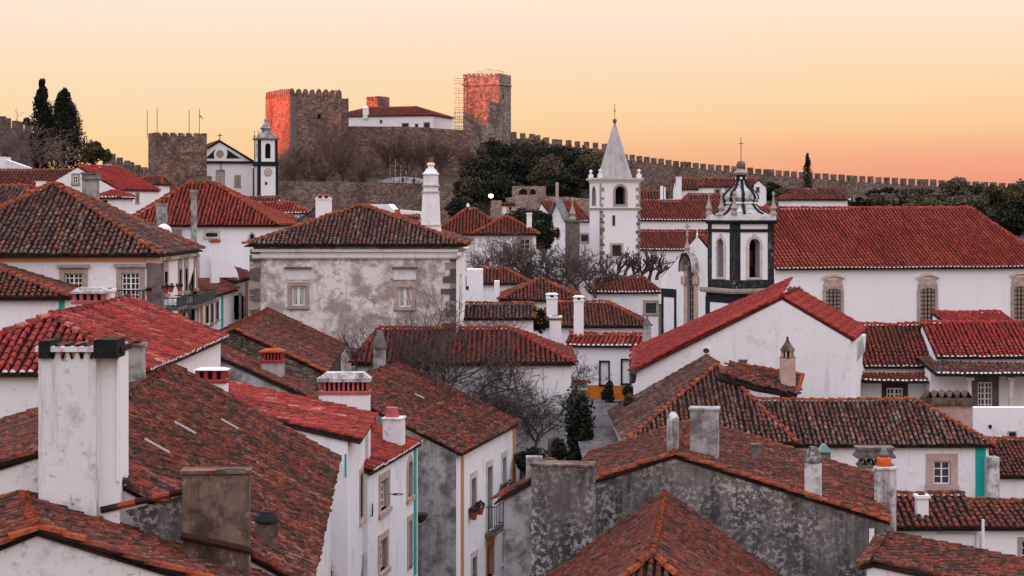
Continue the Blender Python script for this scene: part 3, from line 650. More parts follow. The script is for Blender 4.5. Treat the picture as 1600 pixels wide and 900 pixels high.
# house at the lower left corner
def place(name, label, ridge_px, ang, wl, wr, l, pl, pr, hip=0, **kw):
    """house with its ridge running away from the camera: ridge_px = (px, py, d) of its near end; wl, wr widths and pl, pr pitches of the two slopes"""
    P = W(*ridge_px); a = math.radians(ang); u = Vector((math.cos(a), math.sin(a), 0)); A = P - u * wl + Vector((math.sin(a), -math.cos(a), 0)) * hip; zl = P.z - pl * wl; zr_ = P.z - pr * wr
    A.z = min(zl, zr_); px = PX(A)
    return house(name, label, (px[0], px[1], A.y), 'L', ang, l + hip, ('v', wl / (wl + wr), hip / (l + hip), 1), w=wl + wr, rh=P.z - A.z, dzl=zl - A.z, dzr=zr_ - A.z, **kw)
F0 = place('tiled_house', 'nearest roof at the lower left, round orange ridge tiles above a stained white gable', (58, 828, 32.58), 18, 2.35, 5.07, 4.25, .36, .37,
           wall='white_worn', tile='tile_lichen', near=300, col=.2, row=.36, verge=True, og=.05, zb=-15)
chimney(F0, 285, 389, 740, 845, 35.75, .5, 'block', 'cement_brown', ang=4, label='broad brown lichen-spotted chimney with orange and black tiles on top', sunk=1.2)
for i in range(4):
    mm = MB(); p = W(289 + i * 24, 738, 35.84); mm.tube([p, p + Vector((.27, .03, 0))], .055, 7); add('cap_tile', mm, 'orange_pot' if i < 2 else 'black_soot', F0.root)
for i in range(2):
    mm = MB(); p = W(283 + i * 55, 837 + i * 12, 35.66); q2 = W(338 + i * 55, 849 + i * 12, 35.66); mm.tube([p, q2], .075, 8); add('flashing_tile', mm, 'tile_redworn', F0.root)
chimney(F0, 399, 434, 802, 868, 38.19, .4, 'cone', 'cement_brown', capmat='black_soot', ys=(0, 818), ang=6, label='small soot-blackened chimney', sunk=.5)
# the long lichen roof with the big white chimney
L1 = place('gabled_house', 'long lichen roof sloping to the lane with the biggest white chimney on its gable', (87, 699, 36.83), 3.5, 4.34, 4.84, 19.28, .31, .57,
           wall='white_worn', tile='tile_lichen', near=300, col=.2, row=.36, og=.04, zb=-18, ridge='tile_lichen', verge=True, wins=[
    ('R', 519, 858, 526, 905, dict(LOW, grid=None)), ('R', 538, 848, 541.5, 905, dict(LOW, grid=None))])
chimney(L1, 60, 150, 548, 700, 36.38, .9, 'plain', 'white_worn', label='big white chimney with black soot-stained top', sunk=2.6, ang=0)
chimney(L1, 152, 187, 548, 716, 36.61, .85, 'plain', 'white', label='narrow white flue with a black cap beside the big white chimney', sunk=1.6, ang=0, capmat='black_soot')
for i, (x0, x1, y0, y1) in enumerate(((60, 78, 533, 560), (146, 182, 531, 560))):
    mm = MB(); p = W(x0, y1, 36.29); mm.box(p, Vector(((x1 - x0) / 82.6, 0, 0)), Vector((0, .8, 0)), Z * ((y1 - y0) / 82.6)); add('flue_block', mm, 'black_soot', L1.root)
for i in range(5):
    for s in (-1, 1):
        mm = MB(); x = 84 + i * 15; p = W(x, 560, 36.34); q2 = W(x + s * 6, 538, 36.34); d = q2 - p; mm.box(p, d, Vector((0, .7, 0)), d.cross(Vector((0, 1, 0))).normalized() * .04); add('vent_tile', mm, 'black_soot' if (i + s) % 3 else 'terracotta', L1.root)
for x in (153, 184):
    mm = MB(); mm.tube([W(x, 560, 36.58), W(x, 752, 36.58)], .03, 8); add('pilaster', mm, 'white', L1.root)
for i in range(5):
    mm = MB(); mm.tube([W(158 + i * 27, 797 - i * 6 - (i * i) * .1, 36.61), W(185 + i * 27, 791 - i * 6, 36.61)], .07, 7); add('flashing_tile', mm, 'terracotta' if i % 2 else 'tile_redworn', L1.root)
mm = MB(); pts = [(196, 798), (290, 774), (290, 850), (230, 838)]; mm.loft([[W(x, y, 36.7) for x, y in pts], [W(x, y, 36.76) for x, y in pts]]); add('mossy_shadow_slab', mm, 'cement', L1.root)  # dark mossy slab; also paints in the shadow of the hollow below the tiles
chimney(L1, 193, 224, 541, 600, 51.8, .5, 'plain', 'cement_pale', label='small grey chimney under a leaning orange tile', sunk=1)
mm = MB(); p = W(195, 541, 51.7); mm.box(p, Vector((.48, 0, 0)), Vector((0, .55, 0)), Z * .03); mm.box(W(196, 541, 51.6), Vector((.45, 0, .22)), Vector((0, .55, .0)), Z * .04); add('cover_tile', mm, 'rust_cap', L1.root)
# red roofed house left
F5 = house('hip_roofed_house', 'bright red hipped roof with white-ended eave tiles beside the two tall chimneys at left', (228, 583, 53.7), 'R', 0, 15.3, ('v', .5, .22, 1), w=6.9, ry=495, wall='white', tile='tile_redworn', pan='pan_mid', ridge='tile_redworn',
           near=300, col=.235, row=.38, white=True, zb=-14, og=.1)
chimney(F5, 113, 163, 450, 505, 66, .9, 'slat', 'white', ys=(459, 470), n=4, label='white chimney with pink slotted band', smat='pink_paint', sunk=2.2, capmat='chimney_worn')
chimney(F5, 164, 174, 455, 480, 66.4, .6, 'plain', 'white', label='narrow white flue', sunk=2.2)
# far-left house with teal corner
F6 = house('hip_roofed_house', 'old brown roof at the left edge above a white wall with a turquoise corner', (110, 465, 70), 'R', 6, 8, ('v', .5, .45, 1), w=7.5, ry=412, wall='white', tile='tile_oldred', zb=-14, near=120, col=.21)
F6.F.slab(92, 470, 101, 500, 'teal', 'corner_strip', .025)
# L2: shed-like red roof
F2 = place('gabled_house', 'bright red sloping roof with a turquoise line at its corner, behind the long lichen roof', (300, 630, 58.37), 0, .3, 5.11, 7.06, .3, .225,
           wall='white', tile='tile_redworn', pan='pan_mid', ridge='tile_redworn', near=300, col=.235, row=.4, zb=-17, og=.08, o=.38, wins=[
    ('R', 562, 735, 566, 815, dict(LOW, sash='dark_wood')), ('R', 566, 862, 571, 905, dict(LOW, sash='dark_wood'))])
F2.F.slab(538.5, 709, 541.5, 745, 'teal', 'corner_strip', .02)
chimney(F2, 498, 576, 583, 660, 65.7, .85, 'slat', 'white', ys=(597, 612), n=10, label='wide white chimney with a row of dark red slats', capmat='chimney_worn', sunk=1.5, smat='pink_paint')
chimney(F2, 305, 352, 577, 625, 59.73, .65, 'slat', 'white', ys=(579, 594), n=3, label='white chimney topped by four dark red posts', sunk=1.5)
# L3: small house with chimney
F3 = house('gabled_house', 'small dark red roof with a worn white chimney, its lane front lined with turquoise', (580, 738, 64.25), 'R', -9, 8.33, ('v', .12, 0, 1), w=2.9, rh=.86,
           wall='white', tile='tile_redworn', pan='pan_mid', ridge='tile_redworn', near=150, col=.235, row=.4, zb=-17, white=True, o=.14, wins=[
    ('R', 594, 745, 606, 800, dict(LOW, sw=.24, grid=(2, 4), bar=.05)), ('R', 637, 718, 643, 778, dict(LOW, sw=.22, shape='arch', sash='dark_wood', grid=(2, 3))),
    ('R', 593, 838, 604, 895, dict(LOW, sw=.24, grid=(2, 4), bar=.05)), ('R', 638, 812, 642.5, 890, dict(LOW, sw=.22, sash='dark_wood', door=True))])
F3.R.slab(646.5, 700, 650, 900, 'teal', 'corner_strip', .03)
chimney(F3, 598, 626, 655, 712, 69.96, .8, 'block', 'white_worn', label='worn white chimney with a reddish stepped top', sunk=.8)
mm = MB(); p = W(602, 654, 70.09); mm.frus(p, Vector((.47, 0, 0)), Vector((0, .55, 0)), .38, .85); add('chimney_top', mm, 'pink_paint', F3.root)
# L4: lichen roof, grey side wall, white front with orange corners
LL = dict(grid=(2, 5), sw=.15, smat='stone_pale', sash='dark_wood', glass='glass', depth=.18, lintel=.12)
F4 = place('gabled_house', 'steep lichen roof over a white front with orange corner strips and grey side wall', (509, 603, 75), -12, .6, 5.45, 10.9, .46, .46,
           wall='white', fmat='cement_pale', tile='tile_lichen', near=300, col=.2, row=.36, zb=-17, og=.04, ridge='tile_lichen', verge=True, wins=[
    ('R', 736, 745, 743, 803, LL), ('R', 761, 727, 768, 830, LL), ('R', 784.5, 713, 790, 765, LL),
    ('R', 737, 868, 744, 905, dict(LL, door=True, sash='dark_wood')), ('R', 760, 846, 770, 905, dict(LL, door=True, sash='dark_wood', smat='ochre_trim')), ('R', 785, 828, 790.5, 880, LL)])
F4.R.slab(720, 712, 724, 905, 'ochre_trim', 'corner_strip', .03); F4.R.slab(801, 660, 805, 905, 'ochre_trim', 'corner_strip', .03)
# M1 lichen roof below the old mansion
LH = place('gabled_house', 'orange lichen roof with a rubble gable just below the mottled mansion', (365, 515, 76), 2, 3.2, 3.65, 15, .46, .47, wall='rubble_fine', tile='tile_lichen', near=250, col=.2, row=.36, zb=-13, verge=True, og=.04)
LH2 = place('gabled_house', 'dark red roof between two white walls carrying a square grey chimney with a red hood', (310, 543, 72.6), 0, 2.5, 4.4, 3.3, .5, .46, wall='cement_pale', tile='tile_oldred', near=200, col=.21, row=.36, zb=-13)
chimney(LH2, 407, 441, 546, 632, 74.2, .8, 'slat', 'cement_pale', ys=(551, 563), n=6, label='square grey chimney with a red slatted hood', capmat='rust_cap', smat='red_paint', sunk=1.6)
# M2 long red roof behind the bare tree
LR = house('hip_roofed_house', 'long deep red roof behind the bare tree, white wall below', (900, 568, 90), 'R', 0, 9, ('u', .5, .10, .70), to=548, ry=513, wall='white', tile='tile_brick', pan='pan_dark', ridge='tile_redworn', col=.23, near=120, zb=-13, wins=[
    ('R', 882, 595, 885, 642, dict(LL, grid=None)), ('F', 686, 600, 692, 640, dict(LL, grid=(2, 2)))])
chimney(LR, 583, 602, 517, 580, 84, .5, 'cone', 'cement_pale', ys=(0, 546), label='slim grey chimney with a stone cone cap', sunk=3, capmat='stone_dark')
# M3 house with orange base
MO = house('low_house', 'white house with an orange painted base and two tall windows beside the cobbled street', (880, 540, 107), 'L', -10, 5, ('u', .5, 0, 1), to=1004, rh=.5, wall='white_clean', tile='tile_redworn', ridge='tile_redworn', pan='pan_mid', zb=-12, white=True, col=.25, wins=[
    ('F', 938.5, 566, 950.5, 601, dict(grid=(2, 1), sw=.09, smat='black_soot', edge=.12, bar=.1)), ('F', 972.5, 563, 984, 599, dict(grid=(2, 1), sw=.09, smat='black_soot', edge=.12, bar=.1))])
MO.F.slab(878, 603, 1003, 640, 'ochre', 'painted_base', .03)
chimney(MO, 1004, 1016, 492, 545, 104, .5, 'minaret', 'cement_pale', ys=(0, 515), label='grey chimney with a pointed clay top', sunk=1, capmat='stone_dark')
# M4 large white gable
BW = place('gabled_house', 'large white gabled house with a plain red roof left of the cloister', (1222, 465, 90), -14, 7.2, 3.3, 8.4, .51, .58, wall='white', tile='tile_red', pan='pan_red', ridge='tile_red', col=.24, row=.4, zb=-13, og=.02, o=.12, jit=.4, wins=[
    ('R', 1338, 535, 1340.5, 566, dict(grid=None, sw=.0)), ('R', 1345.5, 528, 1347.5, 558, dict(grid=None, sw=.0)), ('R', 1351, 522, 1353, 550, dict(grid=None, sw=0))])
BW.F.window(1098.5, 544, 1108.5, 552, grid=None, sw=.05, smat='white', shape='oval', sill=False, cut=False)
roofpoly(BW, [(1222, 463, 90), (1243, 452.5, 96), (992, 545, 102), (989, 579, 91.5)], 'tile_red', 'tile_red', 'pan_red', col=.24, row=.4, near=40, edge=((2, 3),))
chimney(BW, 1231, 1252, 448, 470, 97, .6, 'tri', 'stone_pink', ys=(0, 452), n=3, label='chimney with three pairs of leaning tiles', sunk=1.5, capmat='stone_dark')
# ------------------------------------------------------------------ near right
R2 = house('hip_roofed_house', 'long old roof of grey-brown tiles with a turquoise corner strip and a stone-framed window', (1555, 696, 80), 'R', 0, 6.5, ('u', .5, 0, .72), to=1195, ry=625, wall='white', tile='tile_old', near=300, col=.2, row=.34, zb=-14, wins=[
    ('F', 1458, 720, 1485, 757, dict(grid=(2, 3), sw=.3, smat='stone_pink', depth=.12, edge=.07))])
R2.F.slab(1524, 699, 1540, 775, 'teal', 'corner_strip', .03)
R2b = house('hip_roofed_house', 'tall end of the old grey-brown roof rising to a point beside the white gable', (975, 692, 79.8), 'L', 0, 12.2, ('v', .63, .5, 1), w=7.2, ry=570, wall='white', tile='tile_old', near=300, col=.2, row=.34, zb=-14)
roofpoly(R2b, [(1141, 568.5, 86.2), (1254, 588, 87), (1244, 618, 83.6), (1180, 607, 83.6), (1118, 590, 84.4)], 'tile_lichen', 'ridge_orange', edge=((0, 1), (1, 2)))
R2b.F.slab(978, 694, 992, 712, 'teal', 'corner_strip', .03)
chimney(R2b, 1221, 1243, 526, 600, 84.5, .6, 'minaret', 'stone_pink', ys=(0, 560), label='ornate round chimney with a pointed clay dome', sunk=2, capmat='cement_brown')
chimney(R2b, 1156, 1167, 564, 580, 86.3, .3, 'block', 'stone_dark', label='short dark square vent', sunk=2)
# R3 roof bottom right of centre
R3 = place('gabled_house', 'broad lichen roof at lower right with orange verge tiles over a grey blotched gable wall', (1053, 711, 58), -9, 3.6, 6.4, 9.6, .34, .29, wall='cement', tile='tile_lichen', near=300, col=.2, row=.36, verge=True, zb=-15, og=.04)
chimney(R3, 1042, 1059, 645, 720, 58.8, .5, 'cone', 'chimney_worn', ys=(0, 657), label='slim worn chimney with a tapered top and round hole', sunk=1, capmat='chimney_worn')
chimney(R3, 1078, 1122, 640, 712, 59.5, .7, 'block', 'cement_pale', label='wide flat grey chimney slab with black streaks', sunk=1.2)
chimney(R3, 1257, 1284, 699, 795, 57.5, .5, 'cone', 'chimney_worn', ys=(0, 724), label='white chimney with a dark conical cement cap', sunk=1.2, capmat='cement')
chimney(R3, 1174, 1186, 696, 715, 62, .25, 'block', 'stone_dark', label='stubby dark vent', sunk=.8)
chimney(R3, 830, 926, 727, 905, 56.6, .8, 'block', 'cement', label='huge grey wall-like chimney breast', sunk=3, ang=-9, capmat='cement_brown')
mm = MB(); p = W(822, 752, 60); mm.box(p, Vector((.52, 0, 0)), Vector((0, .5, 0)), Z * .75); add('stone_block', mm, 'cement_pale', R3.root)
R3c = place('garden_wall', 'short white garden wall under a little sloping tile coping, left of the grey chimney breast', (832, 752, 59), -9, 1.2, .3, 2.2, .55, .55, wall='cement_pale', tile='tile_lichen', near=60, col=.2, row=.36, zb=-15, cat='wall', o=.3)
# R4 nearest roof bottom centre
R4 = place('hip_roofed_house', 'nearest hipped roof at bottom centre with a wavy ridge of round tiles', (1020, 866, 46), -6.3, 4.2, 4.4, 10, .74, .74, hip=3.6, wall='cement', tile='tile_oldred', near=300, col=.2, row=.36, zb=-15)
R4.root['label'] = 'nearest steep roof at bottom centre with a wavy ridge of round tiles'
# R5 low roofs right
mm = MB(); R3.F.slab(1358, 826, 1366, 905, 'white', 'corner_pilaster', .04)
R5 = house('low_house', 'low roof of large dark tiles with a small white vent, below the stone-framed window', (1535, 825, 64), 'R', 0, 5.2, ('u', .5, 0, 1), to=1385, ry=772, wall='white_clean', tile='tile_oldred', near=300, col=.215, row=.36, zb=-14, ridge='tile_oldred')
R5b = house('low_house', 'low dark tiled roof at the right edge above a pale wall with a stone-framed window', (1537, 825, 66), 'L', 0, 5.2, ('u', .5, 0, 1), w=5, ry=783, wall='white_clean', tile='tile_oldred', near=200, col=.215, row=.36, zb=-14, ridge='tile_oldred', wins=[('F', 1596, 845, 1612, 880, dict(sw=.13, grid=(2, 3)))])
chimney(R5, 1433, 1451, 778, 815, 64.8, .4, 'plain', 'white_clean', label='small white vent with a dark slot', sunk=.6)
for pts in (((1466, 833), (1526, 833)), ((1525, 833), (1525, 864))):
    mm = MB(); a_, b_ = (hit(*p, R5.F.P - Z * 0 + R5.F.n * .05, R5.F.n) for p in pts); mm.tube([a_, b_], .025, 6); add('pipe', mm, 'pipe', R5.root)
mm = MB(); mm.tube([W(1536, 812, 63.9), W(1536, 880, 63.9)], .05, 8); add('downpipe', mm, 'white_paint', R5.root)
R6 = place('tiled_house', 'dark brown-red roof at the bottom right corner sloping down over a grimy wall', (1365, 880, 50), -17, .4, 3.7, 4.7, .3, .16, wall='white_worn', tile='tile_lichen', near=300, col=.2, row=.36, zb=-15, ridge='tile_lichen', og=.05)
chimney(R6, 1366, 1398, 733, 840, 60, .5, 'block', 'chimney_worn', label='tall streaked white chimney topped by an orange clay pot', sunk=3)
p = W(1383, 733, 60.2); mm = MB(); mm.lathe(p + Vector((0, .2, 0)), [(.2, 0), (.24, .05), (.23, .3), (.2, .34), (.12, .36)], 12); add('chimney_pot', mm, 'orange_pot', R6.root, smooth=True)
mm = MB(); mm.lathe(p + Vector((0, .2, .36)), [(.13, 0), (.17, .1), (.1, .15), (.08, .26)], 10); add('pot_lid', mm, 'lead', R6.root, smooth=True)
# big slotted chimney cap behind
c9, q9, w9 = chimney(R2, 1345, 1396, 728, 760, 76, .8, 'tri', 'chimney_worn', ys=(0, 728), n=4, label='large chimney with a dark moulded cap over triangular vents', sunk=3, capmat='stone_dark')
for i in range(4):
    for s in (0, 1):
        mm = MB(); x = 1346 + i * 12.5; a_ = W(x + (0 if s == 0 else 12), 728, 75.95); b_ = W(x + 6, 716, 75.95); d = b_ - a_; mm.box(a_, d, Vector((0, .8, 0)), d.cross(Vector((0, 1, 0))).normalized() * .04); add('vent_tile', mm, 'stone_dark', c9)
mm = MB(); p = W(1339, 716.5, 75.9); u = Vector((61 / 39.5, 0, 0)); vv = Vector((0, .95, 0)); mm.loft([[p, p + u, p + u + vv, p + vv], [p + Z * .12, p + u + Z * .12, p + u + vv + Z * .12, p + vv + Z * .12]])
for z0, z1, s0, s1 in ((.122, .3, .9, .86), (.302, .42, .95, .97)):
    r = []
    for zz, s in ((z0, s0), (z1, s1)):
        c_ = p + (u + vv) / 2; r.append([c_ + (k - c_) * s + Z * zz for k in (p, p + u, p + u + vv, p + vv)])
    mm.loft(r)
add('moulded_cap', mm, 'stone_dark', c9)
# green metal vent hood in front of the R2 wall
g0 = chimney(R2, 1281, 1298, 706, 730, 72, .4, 'block', 'lead', label='metal vent box', sunk=2, capmat='lead')[0]
mm = MB(); p = W(1279, 707, 71.9); mm.loft([[p, p + Vector((.55, 0, 0)), p + Vector((.55, .55, 0)), p + Vector((0, .55, 0))], [p + Vector((.2, .1, .28)), p + Vector((.3, .1, .28)), p + Vector((.3, .45, .28)), p + Vector((.2, .45, .28))]]); add('hood', mm, 'green_metal', g0)
# R7 right edge house behind the turquoise strip
R7 = house('low_house', 'dark mossy roof at the right edge stepping down behind the turquoise corner', (1558, 745, 84), 'L', 0, 6, ('u', .6, 0, 1), w=6, ry=686, wall='white_clean', tile='tile_oldred', col=.2, near=80, zb=-14)
mm = MB(); p = W(1543, 730, 79.7); mm.box(p - Z * 3, Vector((.5, 0, 0)), Vector((0, .6, 0)), Z * 3.4); add('buttress', mm, 'chimney_worn', R7.root)
# white terrace wall right
def block(name, label, cat, x0, x1, y0, y1, d, th, mat, ang=0, zb=None, group=None):
    fr = Frame(W(x0, y0, d), ang); wd = abs(reach(W(x0, y0, d), fr.u, x1)); zt = (HY - y0) * d / F; z0 = zb if zb is not None else (HY - y1) * d / F
    mb = MB(); mb.box(fr.p(0, 0, z0), fr.u * wd, fr.v * th, Z * (zt - z0)); bs = fr.p(wd / 2, th / 2, z0)
    o = add(name, mb, mat, None, bs); o['label'] = label; o['category'] = cat
    if group: o['group'] = group
    return o, Face(fr.p(0, 0, z0), fr.u, -fr.v, o), fr, wd
tw, twf, _, _ = block('terrace_wall', 'white terrace wall with a small square hole and a round drain below the porch columns', 'wall', 1519, 1640, 637, 760, 90, .6, 'white', zb=-13)
twf.window(1576, 675, 1587, 685, grid=None, sw=.07, smat='stone_pale', cut=False, sill=False); twf.window(1545, 664, 1549, 669, grid=None, sw=.02, smat='black_soot', shape='oval', cut=False, sill=False)
tc_, tcq, tcw = chimney(R2, 1447, 1520, 628, 680, 84, .9, 'tri', 'stone_pink', ys=(0, 628), n=6, label='wide low chimney crowned by a zigzag of leaning tiles', sunk=3, capmat='cement_brown')
for i in range(6):
    for s in (0, 1):
        mm = MB(); x = 1448 + i * 12; a_ = W(x + (0 if s == 0 else 12), 622, 83.9); b_ = W(x + 6, 612, 83.9); d = b_ - a_; mm.box(a_, d, Vector((0, .9, 0)), d.cross(Vector((0, 1, 0))).normalized() * .045); add('leaning_tile', mm, 'cement_brown', tc_)
mm = MB(); p = W(1444, 634, 83.88); mm.box(p, Vector((2.2, 0, 0)), Vector((0, .98, 0)), Z * .33); add('cap', mm, 'cement_brown', tc_)
# ------------------------------------------------------------------ mansions and mid-town houses
ST = dict(sw=.2, smat='stone_trim')
HB = house('hip_roofed_house', 'big house with a dark tiled pyramid roof and an orange band under its eaves', (250, 398, 75), 'R', 0, 10.4, ('u', .54, .442, .445), w=9.9, ry=287, wall='white', tile='tile_old', near=300, col=.215, row=.36, zb=-11, o=.3, wins=[
    ('F', 101, 427, 129, 450, dict(grid=(4, 3), sw=.2, lintel=.02, smat='stone_trim', hood=True, depth=.12)), ('F', 190, 426, 218, 478, dict(grid=(4, 6), sw=.2, lintel=.02, smat='stone_trim', hood=True, depth=.12)),
    ('R', 256, 424, 261, 460, dict(grid=(2, 3), sw=.16, lintel=.3, hood=True)), ('R', 279, 421, 283, 455, dict(grid=(2, 3), sw=.16, lintel=.3, hood=True)), ('R', 288.5, 419, 292.5, 455, dict(grid=(2, 3), sw=.16, lintel=.3, hood=True)), ('R', 303.5, 417, 306.5, 450, dict(grid=(2, 3), sw=.16, lintel=.3, hood=True)),
    ('R', 280, 490, 284, 505, dict(grid=None, sw=.16)), ('R', 289, 488, 293, 505, dict(grid=None, sw=.16)), ('R', 304, 484, 308, 505, dict(grid=None, sw=.16, door=True, sash='dark_wood'))])
HB.F.slab(-190, 402.5, 231, 409.5, 'orange_band', 'painted_band', .03); HB.R.slab(252.5, 402, 311, 408, 'orange_band', 'painted_band', .03)
HB.F.slab(-190, 398.5, 233, 402.2, 'white_paint', 'cornice', .12); HB.R.slab(251.5, 398.5, 311.5, 401.7, 'white_paint', 'cornice', .12)
HB.F.slab(230, 411.5, 251.5, 500, 'stone_dark', 'corner_pilaster', .08); HB.F.slab(229, 402, 252.5, 411, 'stone_pink', 'pilaster_capital', .12)
HB.R.slab(250.5, 411, 254, 505, 'stone_dark', 'corner_pilaster', .06)
def balcony(face, x0, x1, yt, yb, out=.7, name='balcony', nb=9, panel=None):
    u0, u1, z0, z1 = face.rect(x0, yt, x1, yb); mb = MB()
    mb.box(face.at(u0, z0 - .12, 0), face.ud * (u1 - u0), Z * .12, face.n * out); bo = add(name, mb, 'stone_dark', face.parent)
    m2 = MB()
    for zz in (z0 + .08, z1 - .02):
        m2.tube([face.at(u0 + .03, zz, .05), face.at(u0 + .03, zz, out - .04), face.at(u1 - .03, zz, out - .04), face.at(u1 - .03, zz, .05)], .022, 4)
    for k in range(nb + 1):
        u = u0 + .03 + (u1 - u0 - .06) * k / nb; m2.tube([face.at(u, z0, out - .04), face.at(u, z1, out - .04)], .014, 4)
    for s in (u0 + .03, u1 - .03):
        for k in (1, 2): m2.tube([face.at(s, z0, out * k / 3), face.at(s, z1, out * k / 3)], .014, 4)
    add('railing', m2, 'iron', bo)
    if panel:
        m3 = MB(); m3.box(face.at(u0 + .05, z0 + .05, out - .03), face.ud * (u1 - u0 - .1), Z * (z1 - z0) * panel, face.n * .015); add('screen', m3, 'dark_green', bo)
    return bo
balcony(HB.F, 176, 229, 452, 486, .7, nb=11); balcony(HB.R, 254.5, 271, 461, 481, .6, nb=5, panel=.9); balcony(HB.R, 277.5, 314, 452, 478, .7, nb=10, panel=.75)
def leafblob(name, c, rad, n, mat, size=.18, parent=None, base=None, seed=0, flatten=0, lumps=0, bot=0.0, up=0.0, lump_r=.42, thin=.5, **pr):
    """many small leaf faces spread through a lumpy volume"""
    g = np.random.default_rng(seed + 11); c = np.array(c); R = np.array(rad if hasattr(rad, '__len__') else (rad,) * 3)
    if lumps:
        th = g.normal(size=(lumps, 3)); th /= np.linalg.norm(th, axis=1)[:, None]; th[:, 2] = th[:, 2] * .9 + bot
        ce = th * (g.random((lumps, 1)) ** .4) * (1 - lump_r * .6); rr = lump_r * (.6 + .7 * g.random(lumps)); k = g.integers(0, lumps, n)
        d = g.normal(size=(n, 3)); d /= np.linalg.norm(d, axis=1)[:, None]
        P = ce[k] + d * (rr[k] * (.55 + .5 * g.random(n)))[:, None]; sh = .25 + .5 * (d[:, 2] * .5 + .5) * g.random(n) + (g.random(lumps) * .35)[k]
    else:
        d = g.normal(size=(n, 3)); d /= np.linalg.norm(d, axis=1)[:, None]; P = d * (g.random((n, 1)) ** .35); sh = g.random(n)
    P = c + P * R
    a = g.normal(size=(n, 3)); a[:, 2] += up; a /= np.linalg.norm(a, axis=1)[:, None]; b = np.cross(a, g.normal(size=(n, 3))); b /= np.linalg.norm(b, axis=1)[:, None]
    s = size * (.6 + .8 * g.random((n, 1)))
    V = np.stack([P - a * s - b * s * .9 * thin, P + a * s * .2 - b * s * 1.2 * thin, P + a * s, P + b * s * 1.2 * thin], 1).reshape(-1, 3)
    q = np.arange(4 * n).reshape(-1, 4)
    return npmesh(name, V, [q], [mat], parent, base if parent is None else None, np.clip(sh, 0, 1), **pr)
def flowerpot(p, label, r=.14, leafm='leaf_dark', flower=True, grp='flower pots on the house fronts'):
    t = thing('flower_pot', label, 'flower pot', p, grp); mb = MB(); mb.lathe(p, [(r * .65, 0), (r, r * 1.5), (r * 1.08, r * 1.52), (r * 1.08, r * 1.75), (r * .9, r * 1.75)], 10); add('pot', mb, 'terracotta', t)
    leafblob('plant', (p.x, p.y, p.z + r * 2.3), (r * 1.3, r * 1.3, r * 1.2), 60, leafm, r * .5, t, seed=int(p.x * 100) % 97)
    if flower: leafblob('bloom', (p.x, p.y, p.z + r * 2.6), (r * 1.2, r * 1.2, r * .9), 16, 'leaf_flower', r * .3, t, seed=3)
    return t
for px, py, lab in ((232, 462, 'red flower pot on the dark pilaster between the two balconies'), (259, 458, 'red flower pot left of the pair on the first side balcony'), (267, 457, 'red flower pot right of the pair on the first side balcony'), (280.5, 455, 'red flower pot at the near end of the long green balcony')):
    q0 = hit(px, py, HB.R.P + HB.R.n * .75, HB.R.n) if px > 240 else hit(px, py, HB.F.P + HB.F.n * .5, HB.F.n); flowerpot(q0, lab, .105)
chimney(HB, 128, 149, 272, 315, 83, .8, 'plain', 'cement_pale', label='square grey cement chimney with a dark sloping cap', sunk=2.5, capmat='stone_dark')
mm = MB(); p = W(126, 280, 82.9); mm.frus(p, Vector((.72, 0, 0)), Vector((0, .95, 0)), .28, .72); add('chimney_hood', mm, 'stone_dark', HB.root)
NL = house('hip_roofed_house', 'dark hipped roof at the left edge behind the orange-banded house', (64, 330, 95), 'R', 0, 8, ('u', .5, .3, .78), w=8, ry=291, wall='white', tile='tile_old', col=.22, zb=-9)
# street behind: S1, S2
S1 = house('row_house', 'low dark roof along the narrow street right after the orange-banded house', (318, 467, 86), 'R', 0, 11, ('v', .42, 0, 1), w=7.0, rh=2.0, wall='white', tile='tile_oldred', col=.21, near=100, zb=-11, wins=[
    ('R', 321, 477, 325, 505, dict(grid=None, sw=.12, door=True, sash='dark_wood')), ('R', 329, 474, 332.5, 505, dict(grid=None, sw=.12)), ('R', 337, 471, 340.5, 500, dict(grid=None, sw=.12))])
S1.R.slab(345.5, 455, 348, 512, 'teal', 'corner_strip', .04); S1.R.slab(313, 466, 316.5, 512, 'ochre_trim', 'corner_strip', .04)
S2 = house('row_house', 'white row house with three dark windows farther down the narrow street', (366, 441, 97.5), 'R', 0, 9, ('v', .4, 0, 1), w=7.4, rh=1.5, wall='white', tile='tile_oldred', col=.21, zb=-11, wins=[
    ('R', 352, 466, 354.5, 497, dict(grid=None, sw=.1)), ('R', 361, 463, 363.5, 495, dict(grid=None, sw=.1)), ('R', 373, 460, 376, 500, dict(grid=None, sw=.1)), ('R', 380.5, 465, 382.5, 500, dict(grid=None, sw=.1))]) 
S2.R.slab(383.5, 440, 387, 505, 'ochre_trim', 'corner_strip', .04)
